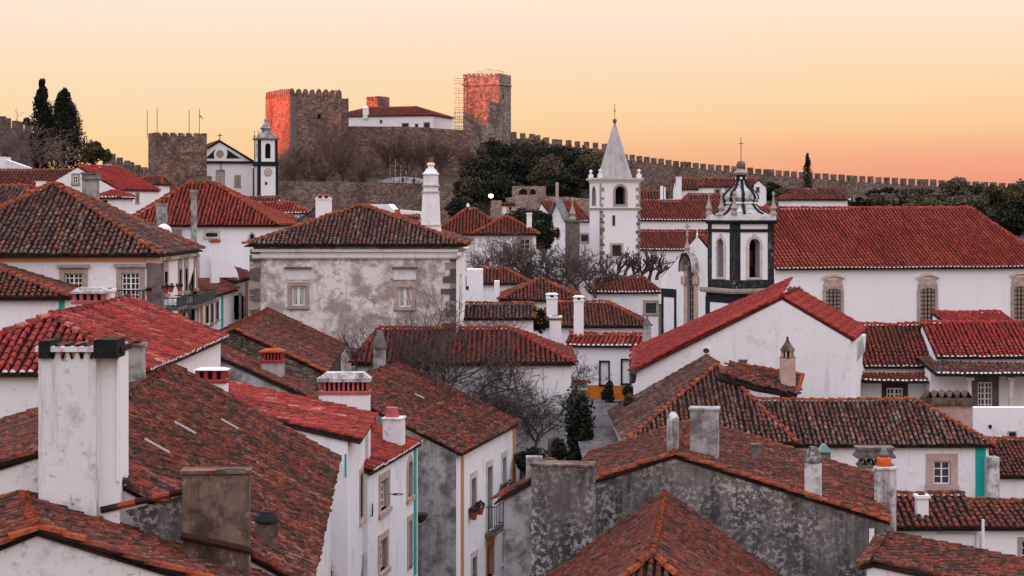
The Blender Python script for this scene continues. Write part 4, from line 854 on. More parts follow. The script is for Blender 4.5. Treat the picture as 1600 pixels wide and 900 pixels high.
# curved parapet with chimney
pr = Frame(W(312, 398, 88), 20); ft = []
def parapet():
    t = thing('parapet_wall', 'white parapet wall with a curved end and a slim white chimney over the street roofs', 'wall', W(340, 425, 88)); n = 28; mb = MB(); top = []
    w = reach(W(312, 398, 88), pr.u, 373); zt = -67 * 88 / F; zb = -104 * 88 / F
    for k in range(n + 1):
        u = w * k / n; s = u / w
        z = zt - (.32 * (1 - (1 - s) ** 2) if s < .45 else .223 + .0) - (0 if s < .5 else (1 - math.sqrt(max(0, 1 - ((s - .5) / .5) ** 2))) * 1.0)
        top.append((u, z))
    for k in range(n):
        (ua, za), (ub, zc) = top[k], top[k + 1]; A_ = [pr.p(ua, 0, zb), pr.p(ub, 0, zb), pr.p(ub, 0, zc), pr.p(ua, 0, za)]; mb.poly(A_); mb.poly([p + pr.v * .45 for p in A_[::-1]]); mb.poly([pr.p(ua, 0, za), pr.p(ub, 0, zc), pr.p(ub, .45, zc), pr.p(ua, .45, za)])
    add('wall', mb, 'white_clean', t)
    H = House(); H.root = t; H.ang = 20
    chimney(H, 331, 343, 378, 425, 87.8, .45, 'plain', 'white_clean', sunk=.5, capmat='rust_cap')
parapet()
HD = house('hip_roofed_house', 'red hipped roof with two slim grey chimneys and a pointed window, left of the mansion', (437, 352, 110), 'R', 0, 8.5, ('u', .5, .36, .52), to=186, ry=286, wall='white_clean', tile='tile_church', ridge='ridge_orange', col=.23, zb=-9, wins=[
    ('F', 264, 364, 279, 376, dict(grid=(3, 2), sw=.2)), ('F', 322, 364, 340, 370, dict(grid=None, sw=.14, smat='stone_pale')), ('F', 390.5, 365, 397.5, 382, dict(grid=None, sw=.1, shape='point', smat='stone_pale'))])
chimney(HD, 244, 259, 320, 352, 108.5, .5, 'plain', 'cement_pale', label='squat grey chimney near the eave', sunk=1.5); chimney(HD, 298, 306, 299, 345, 109, .35, 'plain', 'cement_pale', label='slim grey chimney', sunk=1.5)
mm = MB(); p = W(248, 352, 106); mm.lathe(W(256, 363, 106), [(.45, 0), (.4, .25), (.2, .42), (.03, .48)], 12); add('white_dome', mm, 'white_clean', HD.root)
# the mottled mansion
HC = house('mansion', 'old mansion with mottled plaster, an orange-edged hipped roof and a tall white chimney', (729, 382.5, 95), 'R', 0, 11, ('v', .487, .5, .62), to=381, ry=321, wall='mottled', tile='tile_old', near=300, col=.215, row=.34, zb=-11, o=.42, cornice=None, wins=[
    ('F', 455.5, 447, 477, 478, dict(grid=(2, 1), sw=.2, smat='stone_trim', edge=.09, bar=.09, depth=.14, curtain=True)), ('F', 622, 449, 643.5, 480, dict(grid=(2, 1), sw=.2, smat='stone_pink', edge=.09, bar=.09, depth=.14, curtain=True)),
    ('R', 717.5, 430, 720, 480, dict(grid=None, sw=.1))])
HC.F.slab(394, 389, 716, 393.5, 'white', 'cornice', .22); HC.F.slab(394, 393.8, 714, 402, 'white', 'frieze', .08); HC.F.slab(394, 402.3, 714, 404, 'stone_pale', 'string_course', .13)
HC.R.slab(714, 389, 728, 396, 'stone_pale', 'cornice', .2); HC.R.slab(713.5, 396.2, 727, 520, 'white', 'plaster_strip', .02)
for x0, x1, y in ((444, 487, 0), (612, 653, 1)):
    HC.F.slab(x0, 417, x1, 419.4, 'stone_dark', 'hood_mould', .2); HC.F.slab(x0 + 3, 419.6, x1 - 3, 437, 'white_worn', 'frieze_panel', .05)
HC.F.slab(391, 390, 407.5, 397, 'stone_dark', 'pilaster_capital', .1)
def stones(face, x0, x1, y0, y1, hpx, mat, name='quoin_stone', alt=.0, jag=0, proud=.05, mat2=None, one=True):
    y = y0; i = 0
    while y < y1 - 2:
        h = hpx * random.uniform(.75, 1.25); a = x0; b = x1
        if alt: a = x0 - (alt if i % 2 else 0) * random.uniform(.5, 1.2); b = x1
        if jag: b = x1 + (jag if i % 2 else 0) * random.uniform(.5, 1.2)
        face.slab(a, y, b, min(y1, y + h - hpx * .09), mat2 if mat2 and i % 3 == 1 else mat, name, proud + random.uniform(-.012, .015)); y += h; i += 1
stones(HC.F, 390, 407, 398, 510, 11, 'stone_dark', mat2='stone_trim'); stones(HC.F, 703, 713.4, 403, 515, 9, 'stone_dark', alt=12, mat2='stone_trim')
# its tall chimney
def tall_chimney():
    u, v = HC.fr.u, HC.fr.v; c = W(672.5, 372, 98.5) + v * .6; k = F / 98.5
    mb = MB(); prof = [(17.5, -1.2 * k), (17.5, -2), (16, 5), (15, 24), (14, 25), (13.2, 46), (12.4, 71)]
    sc = lambda pr: [(r / k, z / k) for r, z in pr]
    mb.lathe(c, sc([(17.5, -30), (17, 0), (15.4, 16), (15.2, 19), (14.6, 20), (13.6, 50), (12.6, 71)]), sq=(u, v)); ch = add('chimney', mb, 'white', HC.root, label='tall tapering white chimney with rings and a little clay pot')
    for z, r, h in ((19, 16.2, 2), (71, 14.2, 2.5), (81, 13.6, 2.5)):
        m2 = MB(); m2.lathe(c, sc([(r, z), (r, z + h)]), sq=(u, v)); add('ring', m2, 'stone_pale', ch)
    m2 = MB(); m2.lathe(c, sc([(11.5, 73.5), (11.2, 99), (12.6, 99.2), (12.6, 101), (10, 103), (7, 108.5)]), sq=(u, v)); add('upper_stack', m2, 'white', ch)
    m2 = MB(); m2.lathe(c, sc([(5, 108), (4.6, 114), (6.3, 114.2), (6.3, 116.5), (4.2, 118)]), 10); add('collar', m2, 'white', ch)
    m2 = MB(); m2.lathe(c, sc([(4, 118), (3.4, 124), (4.2, 125), (2.5, 126)]), 10); add('pot', m2, 'rust_cap', ch)
tall_chimney()
# ------------------------------------------------------------------ middle of the picture
N1 = house('hip_roofed_house', 'left part of the double hipped red roof right behind the tall white chimney', (800, 366, 152), 'R', 0, 8, ('u', .5, .42, .5), to=676, ry=326, wall='white', tile='tile_brick', col=.26, zb=-7)
N1b = house('hip_roofed_house', 'right part of the double hipped red roof with a tall window in its white wall', (842, 366, 149), 'R', 0, 7, ('u', .5, .48, .52), to=738, ry=339, wall='white', tile='tile_brick', col=.26, zb=-8, wins=[('F', 812, 374, 828, 397, dict(grid=(2, 3), sw=.2))])
def curvy():
    d = 158; fr = Frame(W(729, 332, d), 0); k = d / F
    prof = [(0, 0), (20, 0), (20, 8)] + [(20 - 12 * t, 8 + 5 * math.sin(math.pi / 2 * t)) for t in (.25, .5, .75, 1)] + [(7, 13), (7, 20), (0, 20)]
    mb = MB(); mb.loft([[fr.p(x * k, 0, (-2 - 12 + y) * k - .6) + Z * .6 for x, y in prof], [fr.p(x * k, .8, (-14 + y) * k) for x, y in prof]])
    ch = add('chimney', mb, 'white_clean', N1.root, label='white chimney with a curved shoulder and a ball on top'); m2 = MB(); c = fr.p(2 * k, .4, 6 * k); m2.lathe(c, [(.1, 0), (.14, .12), (.1, .28), (.02, .34)], 8); add('ball', m2, 'white_clean', ch)
curvy()
chimney(N1b, 823, 831, 334, 362, 150, .5, 'plain', 'white_clean', sunk=1, label='slim white chimney at the right end')
N2 = house('hip_roofed_house', 'dark tiled roof half hidden by bare branches right of the mansion', (830, 443, 127), 'R', 0, 7, ('u', .5, .3, .6), to=722, ry=419, wall='white', tile='tile_oldred', col=.22, zb=-9)
b1, f1, _, _ = block('white_wall', 'tall white wall block with a small window beside the mansion corner', 'wall', 729, 754, 421, 475, 121, 2.2, 'white', zb=-9)
f1.window(727.5, 447, 732.5, 453, grid=None, sw=.0, cut=False)
b2, f2, _, _ = block('white_pillar', 'slim white pillar rising between two dark roofs', 'pillar', 772, 780.5, 439, 475, 120, 1.2, 'white', zb=-9)
N3 = house('hip_roofed_house', 'small red-brown hipped roof behind a white chimney with a slotted top', (912, 469, 118), 'R', 0, 8, ('u', .5, .48, .52), to=779, ry=437, wall='white', tile='tile_oldred', col=.21, near=60, zb=-9)
chimney(N3, 854, 871, 458, 487, 113.5, .6, 'slat', 'white_clean', ys=(461, 464.5), n=1, smat='white_paint', label='white chimney with a dark slot', sunk=1.6)
N4 = house('low_house', 'low brown roof with a row of corbels under its eave behind the long red roof', (835, 498, 106), 'R', 0, 5, ('u', .6, 0, 1), to=722, ry=474, wall='white', tile='tile_old', col=.21, near=60, zb=-10, verge=True)
for k in range(6):
    mm = MB(); p = hit(735 + k * 13.3, 506, N4.F.P, N4.F.n); mm.box(p + N4.F.n * -.02, N4.fr.u * .16, N4.F.n * .3, Z * .18); mm.box(p + Z * -.12, N4.fr.u * .16, N4.F.n * .16, Z * .118); add('corbel', mm, 'stone_pink', N4.root)
N5 = house('hip_roofed_house', 'wide brown hipped roof with two white chimneys in the middle of the town', (1017, 510, 112), 'R', 0, 8.5, ('u', .5, .24, .66), to=831, ry=472, wall='white_clean', tile='tile_oldred', col=.21, near=100, zb=-10)
chimney(N5, 897, 912, 462, 507, 109, .55, 'slat', 'white_clean', ys=(465, 468.5), n=1, smat='white_paint', label='tall white chimney with a dark slot', sunk=1)
chimney(N5, 859, 877, 496, 530, 108, .6, 'plain', 'white_clean', label='white chimney with a thin dark red line', sunk=1)
mm = MB(); p = W(858.5, 500.5, 107.97); mm.box(p, Vector((18.8 * 108 / F, 0, 0)), Vector((0, .65, 0)), Z * .09); add('red_line', mm, 'red_paint', N5.root)
N5.F.window(950, 526, 954, 530, grid=None, sw=.02, smat='lead', shape='oval', cut=False, sill=False)
N6 = house('hip_roofed_house', 'neat red hipped roof on a plain white house with one square window', (1034, 457, 135), 'R', 0, 8, ('u', .5, .3, .78), to=921, ry=433, wall='white_clean', tile='tile_brick', ridge='tile_brick', col=.24, white=True, zb=-9, wins=[('F', 1009, 473.5, 1025, 489, dict(grid=(2, 2), sw=.2, sash='dark_green'))])
# ------------------------------------------------------------------ right: cloister porch
RP = house('porch_house', 'red roof with white-ended tiles over a small gridded window, right of the big white gable', (1463, 573, 98), 'R', 0, 6, ('u', .6, 0, 1), to=1350, ry=507, wall='white_clean', tile='tile_brick', ridge='tile_red', pan='pan_dark', col=.225, row=.34, white=True, near=100, zb=-11)
RPl = house('porch_roof', 'narrow lower red roof over the porch with the gridded window', (1463, 596, 95.8), 'R', 0, 4, ('u', .98, 0, 1), to=1349, ry=577, wall='white_clean', tile='tile_brick', ridge='tile_red', col=.225, white=True, near=60, zb=-11, o=1.2, cat='roof', wins=[('F', 1385, 606, 1411, 626, dict(grid=(4, 2), sw=.24, smat='dark_wood', bar=.06, edge=.08, sill=False))])
RQ = house('porch_house', 'bright red roof at the right edge above the columned porch', (1463, 558, 97), 'L', 0, 6, ('u', .6, 0, 1), w=8.5, ry=504, wall='white_clean', tile='tile_red', ridge='tile_red', pan='pan_dark', col=.225, white=True, near=100, zb=-11)
RQl = house('porch_roof', 'dark old tile roof of the columned porch at the right edge', (1463, 585, 94), 'L', 0, 4.5, ('u', .98, 0, 1), w=8.5, ry=561, wall='white_clean', tile='tile_old', ridge='tile_old', col=.225, white=True, near=80, zb=-11, o=1.6, cat='roof', wins=[('F', 1527.5, 597, 1551, 650, dict(grid=(4, 6), sw=.3, smat='stone_dark', bar=.05, edge=.07, sill=False))])
for px in (1514.5, 1580):
    p = W(px, 640, 94.5); k = 94.5 / F; mb = MB(); mb.lathe(p, [(5 * k, -.6), (5 * k, .05), (4.2 * k, .12), (3.9 * k, 40 * k), (4 * k, 46 * k)], 14); t = add('porch_column', mb, 'stone_pale', None, p + Z * -.6, smooth=False)
    t['label'] = ('pale stone column left of the glazed porch door' if px < 1550 else 'pale stone column right of the glazed porch door'); t['category'] = 'column'; t['group'] = 'columns of the porch'
    m2 = MB(); m2.box(p + Vector((-.2, -.2, 46 * k + .002)), Vector((.4, 0, 0)), Vector((0, .4, 0)), Z * .16); add('capital', m2, 'stone_pale', t)
RS = house('low_roof', 'small red lean-to roof under the church windows at the right', (1590, 506, 108), 'R', 4, 3, ('u', .95, 0, 1), to=1478, ry=488, wall='white_clean', tile='tile_red', ridge='tile_red', pan='pan_dark', col=.23, zb=-9)
# ------------------------------------------------------------------ churches
CH = house('parish_church', 'big white church with a long red roof and a black and white bell tower', (1212, 420, 125), 'L', 13, 15, ('u', .5, 0, .875), to=1650, ry=326, wall='white_clean', tile='tile_church', ridge='tile_church', pan='pan_dark', col=.27, row=.42, white=True, near=150, zb=-12, jit=.5, cat='church', o=.3, rf=.34)
for i, xc in enumerate((1301.5, 1449, 1595)):
    y0, y1 = ((451, 500), (450, 503), (447, 503))[i]; x0, x1 = xc - 11.5, xc + 11.5
    wo = CH.F.window(x0, y0, x1, y1, grid=(4, 8), sw=.2, smat='stone_trim', sash='iron', glass='glass_warm', shape='segment', cut=False, sill=False, proud=.10, bar=.045)
    u0, u1, z0, z1 = CH.F.rect(x0 - 5, y0 - 14, x1 + 5, y0 - 3); c = (u0 + u1) / 2; r = (u1 - u0) / 2
    mb = MB(); n = 8
    mb.loft([[CH.F.at(c - r * .98, z0, -.01), CH.F.at(c + r * .98, z0, -.01), CH.F.at(c + r * .72, z1, -.01), CH.F.at(c - r * .72, z1, -.01)], [CH.F.at(c - r * .98, z0, .08), CH.F.at(c + r * .98, z0, .08), CH.F.at(c + r * .72, z1, .08), CH.F.at(c - r * .72, z1, .08)]]); add('over_panel', mb, 'stone_pink', wo)
    mb = MB(); pts = [(c - r * 1.05 + 2.1 * r * k / n, z1 + .02 + .22 * math.sin(math.pi * k / n)) for k in range(n + 1)]; prof = pts + [(u, z + .13) for u, z in pts[::-1]]
    for k in range(n): mb.box(CH.F.at(*pts[k], -.01), CH.F.at(*pts[k + 1]) - CH.F.at(*pts[k]), Z * .13, CH.F.n * .22)
    add('hood', mb, 'stone_pale', wo)
# gable end with the tall arched window, left of the bell tower
GE = house('parish_church', '', (1150, 438, 114.5), 'L', 26, 9.8, ('u', .5, 0, 1), w=2.6, back=1033, ry=367, wall='white', tile='tile_church', ridge='white_paint', pan='pan_dark', col=.26, zb=-12, root=CH.root, og=.0, o=.05, cat='church', verge=False, ridges=False, wins=[
    ('L', 1074.5, 415, 1085, 512, dict(grid=(3, 9), sw=.42, smat='stone_pink', sash='stone_trim', glass='glass', shape='arch', depth=.16, sill=False, bar=.035))])
E = GE.L
for x0, y0, x1, y1 in ((1033.5, 452, 1057, 463.5), (1033.5, 463.6, 1037, 540), (1053.5, 463.6, 1057, 540), (1102.5, 463, 1106, 530)): E.slab(x0, y0, x1, y1, 'navy', 'painted_band', .02)
for x in (1070.5, 1089): E.slab(x - 3.5, 432, x + 3.5, 444, 'stone_pink', 'impost', .16)
# curved hood over the window
u0, u1, z0, z1 = E.rect(1073, 400, 1092, 424); c = (u0 + u1) / 2; r = (u1 - u0) / 2; n = 10; mb = MB(); m2 = MB()
for k in range(n):
    a0, a1 = math.pi * k / n, math.pi * (k + 1) / n
    pa = E.at(c + r * math.cos(a0) * 1.0, z0 + (z1 - z0) * math.sin(a0) ** .9, 0); pb = E.at(c + r * math.cos(a1), z0 + (z1 - z0) * math.sin(a1) ** .9 if k < n - 1 else z0, 0)
    mb.box(pa, pb - pa, E.n * .55, Z * .16); m2.box(pa + E.n * .551 - Z * .02, pb - pa, E.n * .05, Z * .22)
ho = add('window_hood', mb, 'chimney_worn', CH.root); add('hood_edge', m2, 'navy', ho)
def cross(name, p, h, mat, parent, r=.05, arm=.3):
    mb = MB(); mb.tube([p, p + Z * h], r, 6); mb.tube([p + Z * h * .74 - Vector((arm * h, 0, 0)), p + Z * h * .74 + Vector((arm * h, 0, 0))], r, 6); return add(name, mb, mat, parent)
def finial(parent, p, s, mat='stone_trim', name='finial'):
    mb = MB(); mb.lathe(p, [(.2 * s, 0), (.2 * s, .12 * s), (.12 * s, .2 * s), (.2 * s, .38 * s), (.12 * s, .55 * s), (.06 * s, .8 * s), (.045 * s, 1.05 * s), (.085 * s, 1.12 * s), (.08 * s, 1.22 * s), (.02 * s, 1.3 * s)], 10); return add(name, mb, mat, parent, smooth=False)
p = E.at(c, z1 + .1, .4); finial(CH.root, p, 1.0); cross('stone_cross', p + Z * 1.2, .7, 'stone_trim', CH.root, .06, .28)
finial(CH.root, GE.r1 + Z * -.15, .4, 'white_clean')
# bell tower
BA = 24; bt = Frame(W(1147, 470, 112.5), BA); k = F / 112.5; zy = lambda y, d=112.5: (HY - y) * d / F
TU, TV = bt.u, bt.v; tw_, tl_ = 2.72, 3.0
def bface(u0, v0, w, l, zb): return Face(bt.p(u0, v0, zb), bt.u, -bt.v, CH.root), Face(bt.p(u0, v0 + l, zb), -bt.v, -bt.u, CH.root), Face(bt.p(u0 + w, v0, zb), bt.v, bt.u, CH.root), Face(bt.p(u0 + w, v0 + l, zb), -bt.u, bt.v, CH.root)
# base stage
mb = MB(); mb.box(bt.p(-.1, -.1, -13), TU * (tw_ + .2), TV * (tl_ + .2), Z * (zy(458) + 13)); add('tower_base', mb, 'white_clean', CH.root)
f, lf, rf, bf = bface(-.1, -.1, tw_ + .2, tl_ + .2, -13)
for fc, W_ in ((f, tw_ + .2), (lf, tl_ + .2)):
    z1 = zy(458) + 13
    fc.slab_m(0, W_, z1 - .62, z1 - .002, 'navy', 'painted_band', .02)
    for a in (0, W_ - .45): fc.slab_m(a, a + .45, z1 - 4, z1 - .622, 'navy', 'painted_band', .021)
mb = MB(); mb.frus(bt.p(-.34, -.34, zy(459)), TU * (tw_ + .68), TV * (tl_ + .68), .12, 1.04); mb.box(bt.p(-.41, -.41, zy(459) + .121), TU * (tw_ + .82), TV * (tl_ + .82), Z * .16); add('ledge', mb, 'stone_trim', CH.root)
# belfry stage
zb_ = zy(452) + .02; zt_ = zy(350); f, lf, rf, bf = bface(0, 0, tw_, tl_, zb_); H_ = zt_ - zb_
ap = (zy(434) - zb_, zy(373) - zb_)
for fc, W_, hw in ((f, tw_, .37), (lf, tl_, .37), (rf, tl_, .37), (bf, tw_, .37)):
    fc.holes.append(loop2d('arch', W_ / 2 - hw, W_ / 2 + hw, ap[0], ap[1]))
mb = MB()
for fc, W_ in ((f, tw_), (lf, tl_), (rf, tl_), (bf, tw_)): fc.wall([(0, 0), (W_, 0), (W_, H_), (0, H_)], mb, .5)
add('belfry', mb, 'white_clean', CH.root)
mb = MB(); mb.box(bt.p(.1, .1, zt_ - .1), TU * (tw_ - .2), TV * (tl_ - .2), Z * .05); mb.box(bt.p(.1, .1, zb_ + .02), TU * (tw_ - .2), TV * (tl_ - .2), Z * .05); mb.box(bt.p(tw_ - .62, .5, zb_ + .1), TU * .05, TV * (tl_ - 1), Z * (H_ - .3)); add('belfry_core', mb, 'void', CH.root)
for fc, W_ in ((f, tw_), (lf, tl_)):
    fc.slab_m(0, W_, .0, zy(438) - zb_, 'marble_black', 'base_band', .05)
    fc.slab_m(0, W_, zy(363) - zb_, zy(358) - zb_, 'navy', 'entablature_band', .05)
    for a, b in ((0, .40), (W_ - .42, W_ - .02)):
        fc.slab_m(a, b, zy(438) - zb_ + .001, zy(363) - zb_ - .001, 'marble_black', 'pilaster', .06); fc.slab_m(a, b, zy(358) - zb_ + .001, H_ - .002, 'marble_black', 'pilaster_head', .055)
    hw = .37; L = loop2d('arch', W_ / 2 - hw, W_ / 2 + hw, ap[0], ap[1]); O = loop2d('arch', W_ / 2 - hw - .17, W_ / 2 + hw + .17, ap[0] - .1, ap[1] + .17); m2 = MB(); nn = len(L)
    for i in range(nn):
        a, b, c_, d_ = L[i], L[(i + 1) % nn], O[(i + 1) % nn], O[i]
        m2.poly([fc.at(*d_, .07), fc.at(*c_, .07), fc.at(*b, .07), fc.at(*a, .07)]); m2.poly([fc.at(*d_, 0), fc.at(*c_, 0), fc.at(*c_, .07), fc.at(*d_, .07)]); m2.poly([fc.at(*a, .07), fc.at(*b, .07), fc.at(*b, -.5), fc.at(*a, -.5)])
    ao = add('arch', m2, 'stone_pale', CH.root)
    m3 = MB(); m3.box(fc.at(W_ / 2 - .09, ap[1] - .02, 0), fc.ud * .18, Z * .3, fc.n * .12); add('keystone', m3, 'stone_pale', ao)
    for a in (W_ / 2 - hw - .2, W_ / 2 + hw + .02): m3 = MB(); m3.box(fc.at(a, ap[1] - .62, 0), fc.ud * .18, Z * .12, fc.n * .1); add('impost', m3, 'stone_pale', ao)
bc = bt.p(tw_ / 2, .75, zy(432)); mb = MB(); mb.lathe(bc + Z * .05, [(.28, 0), (.24, .1), (.18, .3), (.14, .48), (.05, .54)], 14); bl = add('bell', mb, 'bronze', CH.root, smooth=True); mb = MB(); mb.tube([bc + Z * .6 - TU * .5, bc + Z * .6 + TU * .5], .06, 6); mb.box(bc + Z * .62 - TU * .3 - TV * .08, TU * .6, TV * .16, Z * .9); add('yoke', mb, 'cloth_red', bl)
bc = bt.p(.7, tl_ / 2, zy(410)); mb = MB(); n = 16
mb.tube([bc + TV * (.34 * math.cos(2 * math.pi * i / n)) + Z * (.34 * math.sin(2 * math.pi * i / n)) for i in range(n + 1)], .025, 5); mb.tube([bc - Z * .9, bc + Z * 1.1], .03, 5); add('bell_wheel', mb, 'dark_wood', CH.root)
# cornice and plinth
mb = MB(); mb.box(bt.p(-.12, -.12, zt_), TU * (tw_ + .24), TV * (tl_ + .24), Z * .1); mb.box(bt.p(-.24, -.24, zt_ + .101), TU * (tw_ + .48), TV * (tl_ + .48), Z * .12); add('cornice', mb, 'navy', CH.root)
mb = MB(); mb.box(bt.p(-.1, -.1, zt_ + .222), TU * (tw_ + .2), TV * (tl_ + .2), Z * .34); add('parapet', mb, 'white_worn', CH.root)
zt2 = zt_ + .562; ce = bt.p(tw_ / 2, tl_ / 2, zt2)
prof = [(1.62, 0), (1.36, .12), (1.08, .32), (.9, .55), (.84, .62)]; prof2 = [(.82, .76), (.96, .83), (1.02, .96), (.97, 1.14), (.78, 1.36), (.52, 1.58), (.37, 1.78), (.31, 2.0)]
def octa(prof, mat, name, n=8, off=0):
    mb = MB(); rings = [[ce + TU * (r * math.cos(2 * math.pi * (i + .5) / n)) + TV * (r * math.sin(2 * math.pi * (i + .5) / n)) + Z * z for i in range(n)] for r, z in prof]; mb.loft(rings); return add(name, mb, mat, CH.root)
octa(prof, 'chimney_worn', 'dome_skirt', 16); octa([(.90, .62), (.93, .64), (.93, .75), (.90, .76)], 'white_clean', 'dome_ring', 16); dm = octa(prof2, 'chimney_worn', 'dome', 16)
for i in range(8):
    a = 2 * math.pi * (i + .5) / 8; dv = TU * math.cos(a) + TV * math.sin(a); mb = MB()
    mb.tube([ce + dv * (r * 1.0) + Z * z for r, z in prof2], .105, 5); mb.tube([ce + dv * (r * 1.0) + Z * z for r, z in prof], .1, 5); add('rib', mb, 'navy', dm)
octa([(.33, 1.98), (.31, 2.0), (.29, 2.34), (.31, 2.35)], 'navy', 'lantern'); octa([(.36, 2.35), (.44, 2.42), (.46, 2.5), (.34, 2.58), (.2, 2.68), (.13, 2.72)], 'stone_trim', 'lantern_cap', 12)
for i in range(4):
    a = math.pi / 2 * (i + .5) + .3; dv = TU * math.cos(a) + TV * math.sin(a); mb = MB(); mb.lathe(ce + dv * .27 + Z * 2.05, [(.02, 0), (.07, .06), (.08, .13), (.02, .2)], 8); add('oval_opening', mb, 'white_paint', CH.root)
mb = MB(); mb.lathe(ce + Z * 2.68, [(.08, 0), (.2, .06), (.29, .27), (.2, .46), (.04, .52)], 14); add('ball', mb, 'stone_dark', CH.root, smooth=True)
cross('iron_cross', ce + Z * 3.18, 1.4, 'iron', CH.root, .022, .1)
for uu, vv in ((.02, .02), (tw_ - .02, .02), (.02, tl_ - .02), (tw_ - .02, tl_ - .02), (.02, tl_ / 2)): finial(CH.root, bt.p(uu, vv, zt2 - .02), 1.05)
# ---- church with the pointed spire
SM = house('spire_church', 'white church with a pointed grey spire and stone corner blocks, red roofs both sides', (1180, 344, 196), 'R', 6, 9, ('u', .6, 0, 1), to=985, ry=314, wall='white_clean', tile='tile_brick', ridge='tile_brick', pan='pan_dark', col=.3, row=.5, white=True, zb=-9, cat='church')
house('spire_church', '', (1160, 390, 189), 'R', 6, 6, ('u', .98, 0, 1), to=985, ry=361, wall='white_clean', tile='tile_brick', ridge='tile_brick', pan='pan_dark', col=.3, row=.5, white=True, zb=-10, root=SM.root, cat='church')
house('spire_church', '', (925, 346, 186), 'R', 11, 10, ('u', .7, 0, 1), to=868, ry=316, wall='white_clean', tile='tile_brick', ridge='tile_brick', pan='pan_dark', col=.3, row=.5, white=True, zb=-10, root=SM.root, cat='church', wins=[('F', 908, 367, 919, 377, dict(grid=(3, 3), sw=.18, smat='stone_pink', sash='iron'))])
SA = 11; st_ = Frame(W(936.5, 430, 180), SA); S = st_.u; SV = st_.v; sw_ = abs(reach(W(936.5, 430, 180), S, 1000.5)); zz = lambda y: (HY - y) * 180 / F
sl_ = sw_
SF = Face(st_.p(0, 0, -12), S, -SV, SM.root); SL = Face(st_.p(0, sl_, -12), -SV, -S, SM.root); SR = Face(st_.p(sw_, 0, -12), SV, S, SM.root); SB = Face(st_.p(sw_, sl_, -12), -S, SV, SM.root)
SF.window(961.5, 291, 977, 319, grid=None, sw=.22, smat='stone_trim', glass='void', shape='arch', depth=.7, sill=False, name='belfry_opening'); SL.window(925.5, 292, 931, 320, grid=None, sw=.1, smat='stone_trim', glass='void', shape='arch', depth=.6, sill=False, name='belfry_opening')
SF.window(957.5, 337, 960.5, 352, grid=None, sw=.06, glass='void', sill=False); SF.window(956.5, 383, 970.5, 400, grid=(3, 4), sw=.2, smat='stone_pink', sash='iron', sill=False)
mb = MB(); ht = zz(282) + 12
for fc, w_ in ((SF, sw_), (SL, sl_), (SR, sl_), (SB, sw_)): fc.wall([(0, 0), (w_, 0), (w_, ht), (0, ht)], mb, .4)
add('tower', mb, 'white_clean', SM.root)
for y, pr, h, mt in ((327, .12, .14, 'stone_trim'), (284, .1, .18, 'white_clean'), (281, .28, .2, 'stone_pale')):
    z = zz(y); mb = MB(); mb.box(st_.p(-pr, -pr, z), S * (sw_ + 2 * pr), SV * (sl_ + 2 * pr), Z * h); add('string_course', mb, mt, SM.root)
stones(SF, 936.8, 939.5, 286, 323, 6.2, 'stone_trim', jag=4, proud=.04); stones(SF, 936.8, 942, 329, 430, 6.0, 'stone_dark', jag=3, proud=.04, mat2='stone_trim'); stones(SF, 998, 1000.3, 286, 323, 6.2, 'stone_trim', alt=4, proud=.04); stones(SF, 996.5, 1000.3, 329, 430, 6.0, 'stone_dark', alt=3, proud=.04, mat2='stone_trim')
mb = MB(); c = st_.p(sw_ / 2, sl_ / 2, zz(280) + .05); r = sw_ * .40; n = 8; ap_ = c + Z * (zz(190) - zz(280))
rings = [[c + (S * math.cos(math.pi * (2 * i + 1) / n) + SV * math.sin(math.pi * (2 * i + 1) / n)) * rr * 1.06 + Z * zq for i in range(n)] for rr, zq in ((r * 1.02, 0), (r * .04, ap_.z - c.z))]
mb.loft(rings); add('spire', mb, 'spire_grey', SM.root)
mb = MB(); mb.lathe(ap_ - Z * .1, [(.08, 0), (.17, .08), (.2, .22), (.17, .36), (.06, .44)], 10); add('ball', mb, 'stone_dark', SM.root); mb = MB(); mb.tube([ap_ + Z * .3, ap_ + Z * 1.75], .025, 5); mb.lathe(ap_ + Z * .95, [(.03, 0), (.07, .1), (.03, .25)], 6); add('rod', mb, 'iron', SM.root)
for uu, vv in ((.1, .1), (sw_ - .1, .1), (.1, sl_ - .1), (sw_ - .1, sl_ - .1)):
    mb = MB(); p = st_.p(uu, vv, zz(281) + .2); mb.box(p - S * .2 - SV * .2, S * .4, SV * .4, Z * .38); mb.lathe(p + Z * .382, [(.08, 0), (.07, .1), (.16, .22), (.15, .36), (.04, .44)], 8); add('pinnacle', mb, 'white_clean', SM.root)
# its gabled front with the dark stone pilaster
sg = Frame(W(883, 400, 178), 40)
gw = abs(reach(W(883, 400, 178), sg.v, 858)); mb = MB(); zt_s = (HY - 347) * 178 / F; za_s = (HY - 317) * 181 / F
Lf = Face(sg.p(0, gw, -12), -sg.v, -sg.u, SM.root); Lf.window(867.5, 356, 875, 374, grid=None, sw=.1, smat='stone_pink', glass='void', shape='oval', sill=False)
Lf.wall([(0, 0), (gw, 0), (gw, zt_s + 12), (gw / 2, za_s + 12), (0, zt_s + 12)], mb); add('front_wall', mb, 'white_clean', SM.root)
mb = MB(); a, b, c2 = sg.p(-.3, gw + .15, zt_s), sg.p(-.3, gw / 2, za_s + .12), sg.p(-.3, -.15, zt_s); th = sg.u * .9
for p, q2 in ((a, b), (c2, b)): mb.box(p, q2 - p, th, Z * .16)
add('gable_coping', mb, 'lead', SM.root)
mb = MB(); mb.box(sg.p(.0, -.02, -12), sg.u * 1.0, -sg.v * .9, Z * (zt_s + 12)); mb.box(sg.p(-.1, .05, zt_s), sg.u * 1.2, -sg.v * 1.1, Z * .2); add('corner_pilaster', mb, 'stone_dark', SM.root)
